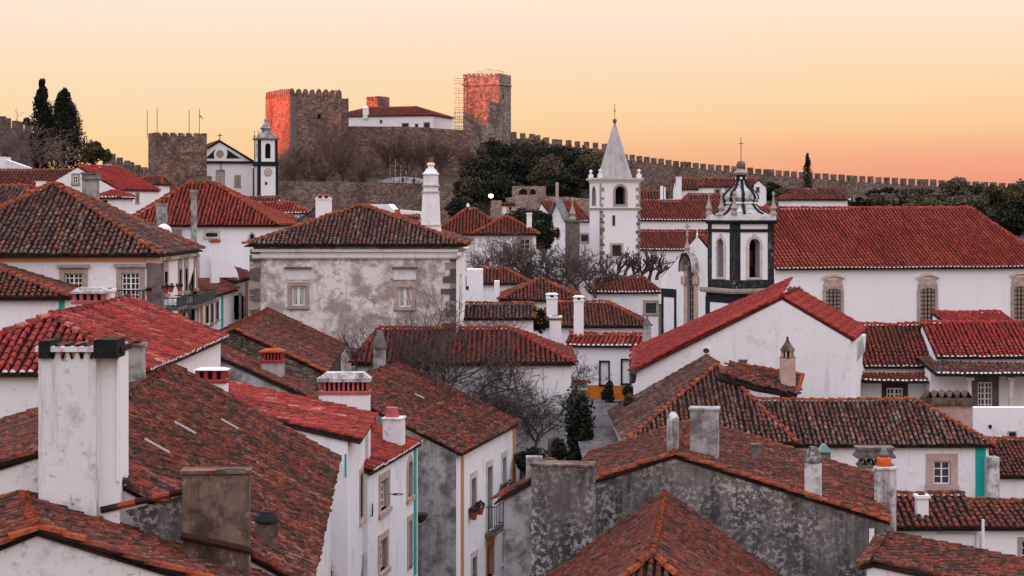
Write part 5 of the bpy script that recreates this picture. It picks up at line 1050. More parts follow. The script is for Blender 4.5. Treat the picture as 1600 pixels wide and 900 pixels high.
finial(SM.root, sg.p(.5, -.45, zt_s + .2), 1.6); mb = MB(); p = sg.p(0, gw / 2, za_s); mb.tube([p, p + Z * 1.9], .16, 6); add('pedestal', mb, 'stone_pink', SM.root)
# ---- church by the castle
SG = house('castle_church', 'small white church with a dark outlined pediment and a domed clock tower', (397, 254, 300), 'R', 15, 14, ('v', .5, 0, 1), to=291, ry=219, wall='white_clean', tile='tile_oldred', ridge='navy', pan='pan_dark', col=.35, row=.6, zb=-2, cat='church', o=.2, og=.3, verge=False, ridges=False, wins=[
    ('F', 340, 270, 348.5, 290, dict(grid=(3, 5), sw=.3, glass='glass_warm', lintel=.2, sash='white_paint', cut=False)), ('F', 368.5, 276, 374, 291, dict(grid=(2, 4), sw=.25, glass='glass_warm', sash='stone_trim', cut=False)),
    ('F', 339, 235.5, 348.5, 245.5, dict(grid=None, sw=.12, glass='glass_warm', shape='oval', cut=False, sill=False)), ('F', 340, 305, 348, 330, dict(grid=None, sw=.2, glass='void', shape='arch', cut=False, sill=False))])
E = SG.F; E.slab(293, 252, 396.5, 255, 'navy', 'cornice', .3); E.slab(397, 255.2, 396.4, 312, 'navy', 'corner_band', .06)
def flatpoly(face, pts, mat, name, proud=.05, parent=None):
    uz = [face.uz(*p) for p in pts]; mb = MB(); mb.loft([[face.at(u, z, -.01) for u, z in uz], [face.at(u, z, proud) for u, z in uz]]); return add(name, mb, mat, parent or face.parent)
flatpoly(E, [(321, 247.5), (335, 247.5), (334, 240), (336.5, 233)], 'navy', 'pediment_panel'); flatpoly(E, [(353.5, 247.5), (376, 247.5), (354.5, 233.5), (355.5, 240)], 'navy', 'pediment_panel')
flatpoly(E, [(343, 218.5), (343, 222), (395, 253), (397, 251)], 'navy', 'rake_band', .12); flatpoly(E, [(343, 218.5), (343, 222), (292, 253), (291, 251)], 'navy', 'rake_band', .12)
flatpoly(E, [(336, 302), (345.5, 295), (355.5, 302), (345.5, 299)], 'stone_trim', 'door_hood', .3); flatpoly(E, [(339.5, 267.5), (345, 262.5), (351, 267.5), (345, 265.5)], 'stone_trim', 'window_hood', .2); flatpoly(E, [(343.5, 257), (347, 257), (347, 262), (343.5, 262)], 'stone_trim', 'ornament', .1)
cross('cross', W(343.5, 220, 299.8), 1.15, 'iron', SG.root, .07, .3)
ta = Frame(W(404, 300, 297), 22); d_ = 297; zq = lambda y: (HY - y) * d_ / F; cu, cv = ta.u, ta.v; t_w, t_l = 3.0, 2.5
mb = MB(); mb.box(ta.p(-.1, -.1, -3), cu * (t_w + .2), cv * (t_l + .2), Z * (zq(255) + 3)); add('tower_base', mb, 'white_clean', SG.root)
TF = Face(ta.p(-.1, -.1, -3), cu, -cv, SG.root); TL = Face(ta.p(-.1, t_l + .1, -3), -cv, -cu, SG.root); z1 = zq(255) + 3
for fc, w_ in ((TF, t_w + .2), (TL, t_l + .2)):
    for a, b in ((0, .42), (w_ - .42, w_)): fc.slab_m(a, b, 0, z1 - .41, 'navy', 'corner_band', .05)
    fc.slab_m(-.05, w_ + .05, z1 - .4, z1 + .25, 'navy', 'cornice', .2)
TF.window(414, 284, 417.5, 289, grid=None, sw=.0, glass='void', cut=False)
p = TF.at((t_w + .2) / 2, z1 - 1.35, .02); mb = MB(); mb.loft([[p + cu * (.62 * math.cos(2 * math.pi * i / 16)) + Z * (.62 * math.sin(2 * math.pi * i / 16)) + TF.n * o for i in range(16)] for o in (0, .1)]); ck = add('clock', mb, 'stone_trim', SG.root)
mb = MB(); mb.loft([[p + cu * (.46 * math.cos(2 * math.pi * i / 16)) + Z * (.46 * math.sin(2 * math.pi * i / 16)) + TF.n * o for i in range(16)] for o in (.1, .12)]); add('clock_face', mb, 'stone_pale', ck)
mb = MB(); mb.tube([p + TF.n * .14, p + TF.n * .14 + cu * .28 + Z * .25], .04, 4); mb.tube([p + TF.n * .14, p + TF.n * .14 - cu * .2 - Z * .2], .04, 4); add('clock_hand', mb, 'iron', ck)
zb_ = zq(252.5); hh = zq(218) - zb_; f, lf, rf, bf = (Face(ta.p(0, 0, zb_), cu, -cv, SG.root), Face(ta.p(0, t_l, zb_), -cv, -cu, SG.root), Face(ta.p(t_w, 0, zb_), cv, cu, SG.root), Face(ta.p(t_w, t_l, zb_), -cu, cv, SG.root)); mb = MB()
for fc, w_ in ((f, t_w), (lf, t_l), (rf, t_l), (bf, t_w)):
    fc.holes.append(loop2d('arch', w_ / 2 - .45, w_ / 2 + .45, .5, hh - .55)); fc.wall([(0, 0), (w_, 0), (w_, hh), (0, hh)], mb, .4)
    for a, b in ((0, .4), (w_ - .4, w_)): fc.slab_m(a, b, 0.01, hh, 'navy', 'corner_band', .05)
add('belfry', mb, 'white_clean', SG.root)
mb = MB(); mb.box(ta.p(.5, .5, zb_ + .02), cu * (t_w - 1), cv * (t_l - 1), Z * (hh - .1)); add('belfry_core', mb, 'void', SG.root)
mb = MB(); mb.box(ta.p(-.25, -.25, zb_ + hh), cu * (t_w + .5), cv * (t_l + .5), Z * .25); add('cornice', mb, 'stone_dark', SG.root)
c = ta.p(t_w / 2, t_l / 2, zb_ + hh + .25); mb = MB(); mb.lathe(c, [(1.5, 0), (1.42, .35), (1.15, .75), (.8, .95), (.72, 1.05), (.72, 1.4), (.95, 1.5), (.95, 1.6), (.62, 1.9), (.38, 2.3), (.2, 2.6), (.28, 2.75), (.25, 3.0), (.05, 3.1)], 12); add('dome', mb, 'cement_pale', SG.root)
for uu, vv in ((0, 0), (t_w, 0), (0, t_l), (t_w, t_l)): finial(SG.root, ta.p(uu, vv, zb_ + hh + .25), .95)
# ------------------------------------------------------------------ castle
def merlons(parent, P, Q, w, gap, h, th, mat, inward, pointed=False, slit=False, first=0, name='merlon'):
    d = Q - P; L = d.length; t = d.normalized(); n = max(1, round((L + gap) / (w + gap))); pitch = (L + gap) / n; ww = pitch - gap
    for i in range(n):
        p = P + t * (i * pitch); mb = MB(); tt = Vector((t.x, t.y, 0)).normalized(); w2 = ww * random.uniform(.94, 1.04); h2 = h * random.uniform(.94, 1.05); lo = p - Z * (abs(t.z) * ww + .05)
        if pointed:
            prof = [(0, 0), (w2, 0), (w2, h2 * .6), (w2 * .82, h2 * .85), (w2 / 2, h2), (w2 * .18, h2 * .85), (0, h2 * .6)]
            mb.loft([[lo + tt * a + Z * b for a, b in prof], [lo + tt * a + Z * b + inward * th for a, b in prof]])
        elif slit and i % 2 == first:
            s = w2 * .19
            mb.box(lo, tt * (w2 / 2 - s / 2), inward * th, Z * h2 * .7); mb.box(lo + tt * (w2 / 2 + s / 2), tt * (w2 / 2 - s / 2), inward * th, Z * h2 * .7); mb.box(lo + Z * h2 * .701, tt * w2, inward * th, Z * h2 * .3)
        else: mb.box(lo, tt * w2, inward * th, Z * h2)
        add(name, mb, mat, parent)
def tower(name, label, fr, w, l, z0, zt, mat, mw=1.0, gap=.6, mh=1.2, th=.5, pointed=False, holes=(), sides='FLRB'):
    t = thing(name, label, 'tower', fr.p(w / 2, l / 2, z0)); mb = MB(); mb.box(fr.p(0, 0, z0), fr.u * w, fr.v * l, Z * (zt - z0 - .4)); 
    for a in ((0, 0, w, th), (0, l - th, w, th)): mb.box(fr.p(a[0], a[1], zt - .39), fr.u * a[2], fr.v * a[3], Z * .39)
    for a in ((0, th, th, l - 2 * th), (w - th, th, th, l - 2 * th)): mb.box(fr.p(a[0], a[1], zt - .39), fr.u * a[2], fr.v * a[3], Z * .388)
    add('wall', mb, mat, t)
    P = lambda u, v: fr.p(u, v, zt)
    if 'F' in sides: merlons(t, P(0, 0), P(w, 0), mw, gap, mh, th, mat, fr.v, pointed)
    if 'L' in sides: merlons(t, P(0, l), P(0, th + .1), mw, gap, mh, th, mat, fr.u, pointed)
    if 'B' in sides: merlons(t, P(w, l), P(0, l), mw, gap, mh, th, mat, -fr.v, pointed)
    if 'R' in sides: merlons(t, P(w, th + .1), P(w, l), mw, gap, mh, th, mat, -fr.u, pointed)
    return t, Face(fr.p(0, 0, z0), fr.u, -fr.v, t), Face(fr.p(0, l, z0), -fr.v, -fr.u, t)
K1 = Frame(W(452.5, 280, 375), 26)
T1, T1F, T1L = tower('castle_keep', 'massive square castle tower with pointed battlements, its left face glowing red in the last sun', K1, 10.9, 14.6, -2, (HY - 150) * 375 / F, 'castle_stone', .95, .38, 1.6, .5, True)
T1F.window(496, 178, 501, 186, grid=None, sw=0, glass='void', cut=False, sill=False); T1F.window(491, 228, 496, 236, grid=None, sw=0, glass='void', cut=False, sill=False)
T1F.slab(453, 152, 463, 280, 'stone_dark', 'corner_buttress', .25)
sd = Frame(W(535, 200, 388), 20); tower('castle_turret', 'low battlemented turret wall behind the right shoulder of the big keep', sd, 1.3, 3, 8, (HY - 162) * 388 / F, 'castle_stone', .5, .35, 1.1, .4)
K2 = Frame(W(780, 250, 397), 70)
T2, T2F, T2L = tower('castle_tower', 'square castle tower wrapped in scaffolding with its left side lit red', K2, 7.1, 8.0, 0, (HY - 120) * 397 / F, 'tower_stone', .62, .42, .8, .5)
T2L.slab_m(-.25, 8.1, (HY - 132.5) * 397 / F, (HY - 130.5) * 397 / F, 'tower_stone', 'string_course', .25); T2F.slab_m(-.25, 7.2, (HY - 132.5) * 397 / F, (HY - 130.5) * 397 / F, 'tower_stone', 'string_course', .25)
T2L.window(751, 148, 752.5, 153, grid=None, sw=0, glass='void', cut=False, sill=False); T2F.window(785, 147, 787, 154, grid=None, sw=0, glass='void', cut=False, sill=False)
# scaffold
sc = thing('scaffold', 'tube scaffolding climbing the left side of the castle tower and standing on its roof', 'scaffold', T2L.at(-1, 0, .5))
def tubes(segs, r, name, mat='steel'):
    mb = MB()
    for a, b in segs: mb.tube([a, b], r, 4)
    add(name, mb, mat, sc)
S0 = K2.p(0, 7.9, 0); lx = -K2.u * 0 + K2.v; ln = -K2.u; zt = (HY - 120) * 397 / F
A = lambda i, j, z: S0 + lx * (.25 + i * .85) + ln * (-.4 + j * 1.0) + Z * z
segs = []
for i in range(3):
    for j in range(2): segs.append((A(i, j, 16), A(i, j, zt - .3)))
tubes(segs, .045, 'standard')
for kk in range(6):
    z = 16.6 + kk * 2.0; sg_ = []
    for dz in (0, .55, 1.05):
        for j in range(2): sg_.append((A(0, j, z + dz), A(2, j, z + dz)))
        for i in (0, 2): sg_.append((A(i, 0, z + dz), A(i, 1, z + dz)))
    tubes(sg_, .04, 'ledger'); mb = MB(); mb.box(A(0, 0, z - .08), lx * 1.7, ln * 1.0, Z * .06); add('platform', mb, 'stone_pale', sc)
    tubes([(A(0, 1, z), A(2, 1, z + 2))], .035, 'brace')
segs = []
top = lambda u, v, z: K2.p(u, v, zt + z)
for u, v, h in ((.3, 7.4, 1.6), (.3, 5.4, 2.0), (.3, 3.2, 2.1), (3.5, 4, 2.9), (.3, 1.2, 2.2), (5, .6, 2.6), (6.6, .6, 2.4), (6.6, 3, 1.8)): segs.append((top(u, v, 0), top(u, v, h)))
segs += [(top(.3, 7.4, .9), top(.3, .4, .9)), (top(.3, 5.4, 1.2), top(.3, .6, 1.2)), (top(.3, 4.6, .8), top(3.4, 4.0, 1.9)), (top(3.4, 4, 1.9), top(5, 2, 1.7)), (top(5, 2, 1.7), top(6.4, .6, .9)), (top(.3, 3.2, 1.8), top(6.6, .6, 1.4))]
tubes(segs, .04, 'standard')
mb = MB(); mb.box(K2.p(5.4, 7.0, 0) * 0 + K2.p(7.0, .4, zt - 1.6), K2.u * 1.3, K2.v * 2.6, Z * .1); add('platform', mb, 'dark_wood', sc)
tubes([(K2.p(8.2, a, zt - 1.5), K2.p(8.2, a, zt + .3)) for a in (.5, 2.8)] + [(K2.p(8.2, .5, zt - .5), K2.p(8.2, 2.8, zt - .5)), (K2.p(7, .5, zt - .4), K2.p(8.2, .5, zt - 1.5)), (K2.p(7, .5, zt - .6), K2.p(8.2, .5, zt - .6))], .04, 'rail')
# palace and curtain walls
PA = house('castle_palace', 'long white palace with a low brown roof between the two big castle towers', (678, 180, 404), 'R', -15, 15, ('u', .5, .25, .72), to=520, ry=168.5, wall='white_clean', tile='tile_oldred', ridge='tile_oldred', col=.4, row=.7, zb=10, cat='palace', o=.3, wins=[
    ('F', 629, 193, 638, 199, dict(grid=None, sw=.18, cut=False)), ('F', 649, 194, 653, 199, dict(grid=None, sw=.14, cut=False)), ('F', 663, 192, 671, 199, dict(grid=None, sw=.18, cut=False)), ('F', 594, 188, 597, 192, dict(grid=None, sw=.1, cut=False))])
chimney(PA, 567, 574, 165, 178, 408, .9, 'cone', 'white_clean', ys=(0, 169), sunk=1, label='white chimney with a small domed top')
tower('castle_turret', 'far battlemented turret with a sunlit left face behind the palace roof', Frame(W(590, 180, 425), 55), 4.2, 3.2, 18, (HY - 157) * 425 / F, 'castle_stone', .8, .45, 1.0, .4)
def curtain(name, label, pts, th, zb, mat, mw=0, gap=0, mh=0, slit=False, first=0):
    P = [W(*p) for p in pts]; t = thing(name, label, 'wall', Vector((P[len(P) // 2].x, P[len(P) // 2].y, zb))); mb = MB()
    for a, b in zip(P, P[1:]):
        d = (b - a); n = Vector((-d.y, d.x, 0)).normalized()
        if n.y < 0: n = -n
        A_, B_ = Vector((a.x, a.y, zb)), Vector((b.x, b.y, zb)); mb.loft([[A_, B_, B_ + n * th, A_ + n * th], [a, b, b + n * th, a + n * th]])
        if mw: merlons(t, a, b, mw, gap, mh, .5, mat, n, False, slit, first)
    add('wall', mb, mat, t); return t
curtain('castle_wall', 'plain stone castle wall below the white palace', [(528, 197, 389), (640, 198, 386), (735, 204, 386)], 1.5, 2, 'castle_stone')
block('wall_bastion', 'short projecting stone bastion on the castle wall under the palace windows', 'wall', 634, 671, 199, 250, 384, 3, 'castle_stone', zb=2)
curtain('town_wall', 'battlemented town wall descending from the scaffolded tower to the spire', [(798, 215, 400), (835, 219, 399), (870, 227, 397), (948, 234, 394)], 1.6, -6, 'rubble', 1.15, .85, 1.35)
curtain('town_wall', 'long battlemented town wall running down to the right edge behind the trees', [(972, 249, 360), (1070, 262, 350), (1200, 274, 338), (1330, 284, 325), (1440, 290, 315), (1640, 300, 296)], 1.6, -10, 'rubble', 1.0, .68, 1.15, True)
curtain('town_wall', 'broken battlements at the left edge in front of the cypresses', [(-30, 196, 266), (10, 197, 268), (30, 203, 270), (62, 209, 272)], 1.4, 0, 'rubble', .75, .6, 1.35, True)
curtain('town_wall', 'stepped battlements dropping towards the stone gate tower', [(160, 243, 292), (200, 261, 290), (226, 272, 288)], 1.4, -2, 'rubble', .75, .6, 1.05, True)
GT = Frame(W(242, 290, 288), 22)
tower('gate_tower', 'square rubble tower with low battlements and four flagpoles, left of the small church', GT, 7.9, 5.0, -4, (HY - 212) * 288 / F, 'castle_stone', .8, .45, .55, .5)
block('stone_buttress', 'stepped stone buttress against the right side of the gate tower', 'wall', 308, 327, 275, 310, 286, 2.5, 'castle_stone', zb=-4)
for px, yt, lab in ((230, 172, 'leftmost bare flagpole on the gate tower'), (245.5, 168, 'second flagpole from the left on the gate tower'), (295.5, 172, 'third flagpole from the left on the gate tower'), (311.5, 170, 'flagpole with a limp dark flag on the gate tower')):
    p = W(px, 210, 290); mb = MB(); mb.tube([p - Z * .6, W(px, yt, 290)], .05, 5); o = add('flagpole', mb, 'stone_dark', None, p - Z * .6); o['label'] = lab; o['category'] = 'flagpole'; o['group'] = 'flagpoles on the gate tower'
    if px > 311: m2 = MB(); q2 = W(px, 179, 290); m2.loft([[q2, q2 + Vector((.3, 0, -.25)), q2 + Vector((.55, .05, -.75)), q2 + Vector((.1, 0, -.3))], [v + Vector((0, .06, 0)) for v in (q2, q2 + Vector((.3, 0, -.25)), q2 + Vector((.55, .05, -.75)), q2 + Vector((.1, 0, -.3)))]]); add('flag', m2, 'cloth_dark', o)
curtain('retaining_wall', 'high rubble retaining wall below the castle trees', [(425, 283, 326), (540, 284, 330), (720, 288, 332), (742, 290, 331)], 2, -6, 'rubble')
# white memorial wall with two standing people
d0 = 345; mb = MB(); P = [(589, 283), (600, 280), (615, 277), (632, 276), (650, 277.5), (668, 281)]
for a, b in zip(P, P[1:]):
    A_, B_ = W(*a, d0), W(*b, d0); lo = (HY - 290) * d0 / F; mb.loft([[Vector((A_.x, d0, lo)), Vector((B_.x, d0, lo)), Vector((B_.x, d0 + .5, lo)), Vector((A_.x, d0 + .5, lo))], [A_, B_, B_ + Vector((0, .5, 0)), A_ + Vector((0, .5, 0))]])
o = add('garden_wall', mb, 'chimney_worn', None, W(630, 290, d0)); o['label'] = 'low pale curved wall on the terrace below the castle'; o['category'] = 'wall'
def person(p, label, cloth, lean=0.0):
    j = {'pel': (0, 0, .92), 'ch': (0, 0, 1.3), 'nk': (0, 0, 1.48), 'hd': (0, -.02, 1.6), 'ht': (0, -.02, 1.72), 'ls': (-.17, 0, 1.42), 'le': (-.24, .02, 1.15), 'lh': (-.2, -.1, .93), 'rs': (.17, 0, 1.42), 're': (.25, .02, 1.16), 'rh': (.2, -.1, .95), 'lk': (-.1, -.02, .5), 'lf': (-.11, 0, .05), 'lt': (-.12, -.16, .03), 'rk': (.1, -.03, .5), 'rf': (.12, .02, .05), 'rt': (.13, -.14, .03)}
    R = {'pel': .15, 'ch': .17, 'nk': .06, 'hd': .1, 'ht': .08, 'ls': .075, 'le': .055, 'lh': .04, 'rs': .075, 're': .055, 'rh': .04, 'lk': .075, 'lf': .05, 'lt': .04, 'rk': .075, 'rf': .05, 'rt': .04}
    nm = list(j); E_ = [('pel', 'ch'), ('ch', 'nk'), ('nk', 'hd'), ('hd', 'ht'), ('ch', 'ls'), ('ls', 'le'), ('le', 'lh'), ('ch', 'rs'), ('rs', 're'), ('re', 'rh'), ('pel', 'lk'), ('lk', 'lf'), ('lf', 'lt'), ('pel', 'rk'), ('rk', 'rf'), ('rf', 'rt')]
    me = bpy.data.meshes.new('person'); me.from_pydata([j[n] for n in nm], [(nm.index(a), nm.index(b)) for a, b in E_], []); me.materials.append(M[cloth])
    o = link('person', me, None, p); sk = o.modifiers.new('skin', 'SKIN'); ss = o.modifiers.new('sub', 'SUBSURF'); ss.levels = ss.render_levels = 1
    for i, n in enumerate(nm): me.skin_vertices[0].data[i].radius = (R[n], R[n])
    me.skin_vertices[0].data[0].use_root = True
    o['label'] = label; o['category'] = 'person'
person(W(629.5, 292, 335), 'person in dark clothes standing left of the other on the castle terrace', 'cloth_red'); person(W(647, 292.5, 335), 'person in black standing farther right on the castle terrace, near the tall chimney', 'cloth_dark')
for px in (609.5, 618, 626, 634.5):
    p = W(px, 272, 360); mb = MB(); mb.tube([W(px, 276, 360), W(px, 228 if px > 615 else 236, 360)], .07, 5); o = add('flagpole', mb, 'stone_pale', None, W(px, 276, 360)); o['label'] = 'pale bare flagpole under the castle wall, %s of the row of four' % {609.5: 'leftmost', 618: 'second', 626: 'third', 634.5: 'rightmost'}[px]; o['category'] = 'flagpole'; o['group'] = 'pale flagpoles under the castle wall'
# ------------------------------------------------------------------ small houses in the background
N8 = place('gabled_house', 'white gabled house with a plain red roof and three white chimneys, upper left', (121, 260, 170), -35, 5.3, 5.3, 5, .39, .40, wall='white_clean', tile='tile_red', ridge='tile_red', pan='pan_red', col=.3, row=.5, zb=-4, jit=.4, og=.02, o=.15, wins=[('F', 115, 275, 122, 286, dict(grid=(2, 2), sw=.25, cut=False)), ('R', 199, 304, 204, 319, dict(grid=None, sw=.15)), ('R', 213, 303, 216, 316, dict(grid=None, sw=.12))])
for x0, x1, y0, y1, d in ((141, 156, 262, 275, 171.5), (159, 173, 258, 270, 174), (168, 183, 268, 281, 173)): chimney(N8, x0, x1, y0, y1, d, .7, 'block', 'white_clean', ang=0, sunk=1.5)
N8b = house('low_house', 'small dark roof and white wall between the white gabled house and the gate tower', (253, 288, 200), 'R', 0, 6, ('u', .5, .2, .8), to=212, ry=276, wall='white_clean', tile='tile_oldred', col=.3, zb=-4)
N8c = house('porch', 'small red hipped porch roof on white pillars, upper left', (185, 309, 158), 'R', -10, 4, ('u', .5, .45, .55), to=146, ry=298, wall='white_clean', tile='tile_red', ridge='tile_red', col=.28, zb=-4, white=True, wins=[('F', 153, 313, 168, 325, dict(grid=None, sw=.0, glass='void'))])
N9 = house('low_house', 'long low dark roof at the upper left edge below the bare trees', (118, 288, 188), 'R', 2, 8, ('u', .5, 0, 1), to=-40, ry=266, wall='white', tile='tile_oldred', col=.3, zb=-4)
N9b = house('low_house', 'sliver of red roof with a white chimney beside the long dark roof', (90, 298, 178), 'R', 0, 5, ('u', .5, 0, 1), to=40, ry=286, wall='white', tile='tile_red', col=.3, zb=-4); chimney(N9b, 56, 69, 284, 292, 178, .7, 'block', 'white_clean', sunk=.6)
block('garden_wall', 'short white garden pillar at the left edge under the bare trees', 'wall', -8, 8, 245, 275, 215, 2.5, 'white', zb=0); curtain('garden_wall', 'ruined white sloping garden wall at the left edge under the bare trees', [(8, 249, 214), (45, 262, 212)], .5, 0, 'white_worn')
NA_ = house('low_house', 'dark red ridge in front of the small castle church', (432, 318, 205), 'R', 0, 6, ('u', .5, 0, 1), to=345, ry=308, wall='white_clean', tile='tile_oldred', col=.3, zb=-5)
NB_ = house('low_house', 'bright red low roof with a turquoise shutter, right of the castle church', (478, 333, 186), 'R', 0, 6, ('u', .5, .05, .75), to=366, ry=317, wall='white_clean', tile='tile_redworn', ridge='tile_redworn', col=.3, white=True, zb=-6); NB_.F.slab(468, 337, 475, 347, 'teal', 'shutter', .06)
NC_ = house('low_house', 'brown roof sloping to the right behind the red hipped roof', (478, 353, 160), 'R', 0, 7, ('u', .5, .2, .45), to=380, ry=331, wall='white_clean', tile='tile_oldred', col=.28, zb=-6)
ND_ = place('gabled_house', 'grey stone gable with a big white chimney left of the mansion roof', (492, 323, 150), 0, 2.6, 3.4, 7, .75, .48, wall='rubble', tile='tile_oldred', col=.28, zb=-6); chimney(ND_, 493, 517, 304, 338, 148, .8, 'slat', 'white_clean', ys=(306.5, 310), n=2, smat='white_paint', capmat='rust_cap', sunk=1.5)
NE_ = house('low_house', 'small ochre sided house with a turquoise strip tucked behind the left end of the mansion', (452, 368, 125), 'R', 12, 6, ('u', .5, 0, 1), to=414, ry=349, wall='white_clean', tile='tile_oldred', col=.24, zb=-7); NE_.F.slab(430, 357, 433, 372, 'teal', 'strip', .05); NE_.F.slab(433.2, 357, 444, 372, 'ochre', 'painted_panel', .03)
NF_ = house('low_house', 'dark roof and white wall peeping over the mansion roof to the right', (655, 345, 190), 'R', 0, 5, ('u', .5, 0, 1), to=612, ry=337, wall='white', tile='tile_oldred', col=.3, zb=-6)
curtain('garden_wall', 'white garden wall climbing behind the mansion roof', [(576, 319, 210), (607, 319, 208), (614, 327, 206), (662, 331, 204)], .6, -4, 'white')
mb = MB(); p = W(621, 338, 202); mb.lathe(p, [(.35, 0), (.35, .4), (.25, .55), (.3, .7), (.1, .75)], 8); o = add('chimney_pot', mb, 'rust_cap', None, p); o['label'] = 'small orange clay chimney pot by the white garden wall'; o['category'] = 'chimney'
curtain('terrace_wall', 'pinkish stone terrace wall below the castle trees, left of the spire', [(797, 309, 236), (838, 306, 238), (880, 308, 238), (925, 312, 236)], 1, -8, 'rubble_pink')
aw, awf, _, _ = block('terrace_wall', 'upper stone terrace wall with two dark arches', 'wall', 800, 853, 291, 310, 255, 1.2, 'rubble_pink', zb=-3)
for x0, x1 in ((811, 824), (828, 837)): awf.window(x0, 295, x1, 304, grid=None, sw=0, glass='void', shape='arch', cut=False, sill=False, name='archway')
block('terrace_wall', 'short stone wall behind the lit street lamp', 'wall', 766, 784, 313, 340, 232, 1, 'rubble_pink', zb=-8)
sh = house('shed', 'small plastered shed with a dark window in the stone terrace', (806, 320, 232), 'R', 0, 3.5, ('u', .5, 0, 1), to=782, rh=.3, wall='stone_pink', tile='tile_oldred', col=.3, zb=-6, ridges=False, wins=[('F', 795.5, 323.5, 799, 328, dict(grid=None, sw=.08, cut=False, glass='void')), ('F', 784, 322, 791, 334, dict(grid=None, sw=.0, cut=False, glass='void', door=True))])
t = thing('street_lamp', 'lit street lamp glowing warm below the castle hill', 'lamp', W(767, 325, 228)); mb = MB(); mb.tube([W(767, 325, 228), W(767, 309, 228)], .06, 5); add('pole', mb, 'iron', t); mb = MB(); mb.lathe(W(767, 309, 228), [(.12, 0), (.26, .12), (.28, .3), (.15, .42)], 8); add('lamp_globe', mb, 'lamp_lit', t)
# right under the wall
HA_ = house('small_house', 'white house with a tall chimney at its left end under the town wall', (1092, 296, 245), 'R', 0, 6, ('u', .5, 0, 1), to=1057, ry=280, wall='white_clean', tile='tile_oldred', col=.35, row=.6, zb=-5); chimney(HA_, 1057, 1065, 277, 300, 244.5, .8, 'plain', 'white_clean', sunk=3)
HG_ = place('small_house', 'white gable with a window at the right end of the group under the town wall', (1185, 281, 250), -8, .8, 1.2, 5, .9, .9, wall='white_clean', tile='tile_oldred', col=.35, zb=-5, wins=[('F', 1182, 293, 1186, 300, dict(grid=None, sw=.1)), ])
HBk = house('long_house', 'long white house with a brown roof under the town wall', (1186, 292, 252), 'R', 3, 7, ('u', .5, .12, 1), to=1096, ry=279.5, wall='white_clean', tile='tile_oldred', col=.35, row=.6, zb=-5, wins=[('F', 1118, 297, 1124, 302, dict(grid=None, sw=.2)), ('F', 1135, 297, 1141, 302, dict(grid=None, sw=.2))])
HDk = house('small_house', 'low brown roof between the long house and the red church roof', (1145, 315, 222), 'R', 0, 6, ('u', .5, .1, .9), to=1072, ry=304, wall='white_clean', tile='tile_oldred', col=.35, row=.6, zb=-7); HDk2 = house('small_house', 'brown roof with twin white chimneys just right of the spire tower', (1050, 318, 225), 'R', 0, 7, ('u', .5, 0, 1), to=985, ry=299, wall='white_clean', tile='tile_oldred', col=.35, row=.6, zb=-7); chimney(HDk2, 1032, 1036, 291, 308, 222, .5, 'block', 'white_clean', sunk=1); chimney(HDk2, 1037.5, 1040, 293, 306, 222, .5, 'block', 'white_clean', sunk=1)
block('white_wall', 'white wall end beside the twin chimneys', 'wall', 1030, 1060, 311, 330, 219, 1, 'white_clean', zb=-8)
HW_ = house('white_house', 'lone white house with a brown roof and a gable end, above the church roof', (1326, 312, 205), 'R', 8, 7, ('u', .5, .2, 1), to=1241, ry=296, wall='white_clean', tile='tile_oldred', ridge='tile_oldred', col=.32, row=.55, zb=-5, wins=[('R', 1331.5, 305, 1335, 314, dict(grid=None, sw=.08, glass='void'))])
# small walls and posts near the garden
block('gate_post', 'dark weathered stone slab standing among the garden shrubs', 'post', 856, 870, 684, 720, 86, .4, 'cement_brown', zb=-12)
# ------------------------------------------------------------------ vegetation
def segmesh(name, segs, sides, mat, parent):
    a = np.array([s[0] for s in segs]); b = np.array([s[1] for s in segs]); r0 = np.array([s[2] for s in segs]); r1 = np.array([s[3] for s in segs]); d = b - a; d /= np.maximum(np.linalg.norm(d, axis=1), 1e-6)[:, None]
    ref = np.where(np.abs(d[:, 2:3]) < .9, np.array([[0, 0, 1.0]]), np.array([[1.0, 0, 0]])); e = np.cross(d, ref); e /= np.linalg.norm(e, axis=1)[:, None]; f = np.cross(d, e); V = []
    for p, r in ((a, r0), (b, r1)):
        for k in range(sides): t = 2 * math.pi * k / sides; V.append(p + (e * math.cos(t) + f * math.sin(t)) * r[:, None])
    V = np.stack(V, 1).reshape(-1, 3); off = (np.arange(len(segs)) * 2 * sides)[:, None]
    q = np.concatenate([np.array([[k, (k + 1) % sides, sides + (k + 1) % sides, sides + k]]) + off for k in range(sides)])
    return npmesh(name, V, [q], [mat], parent)
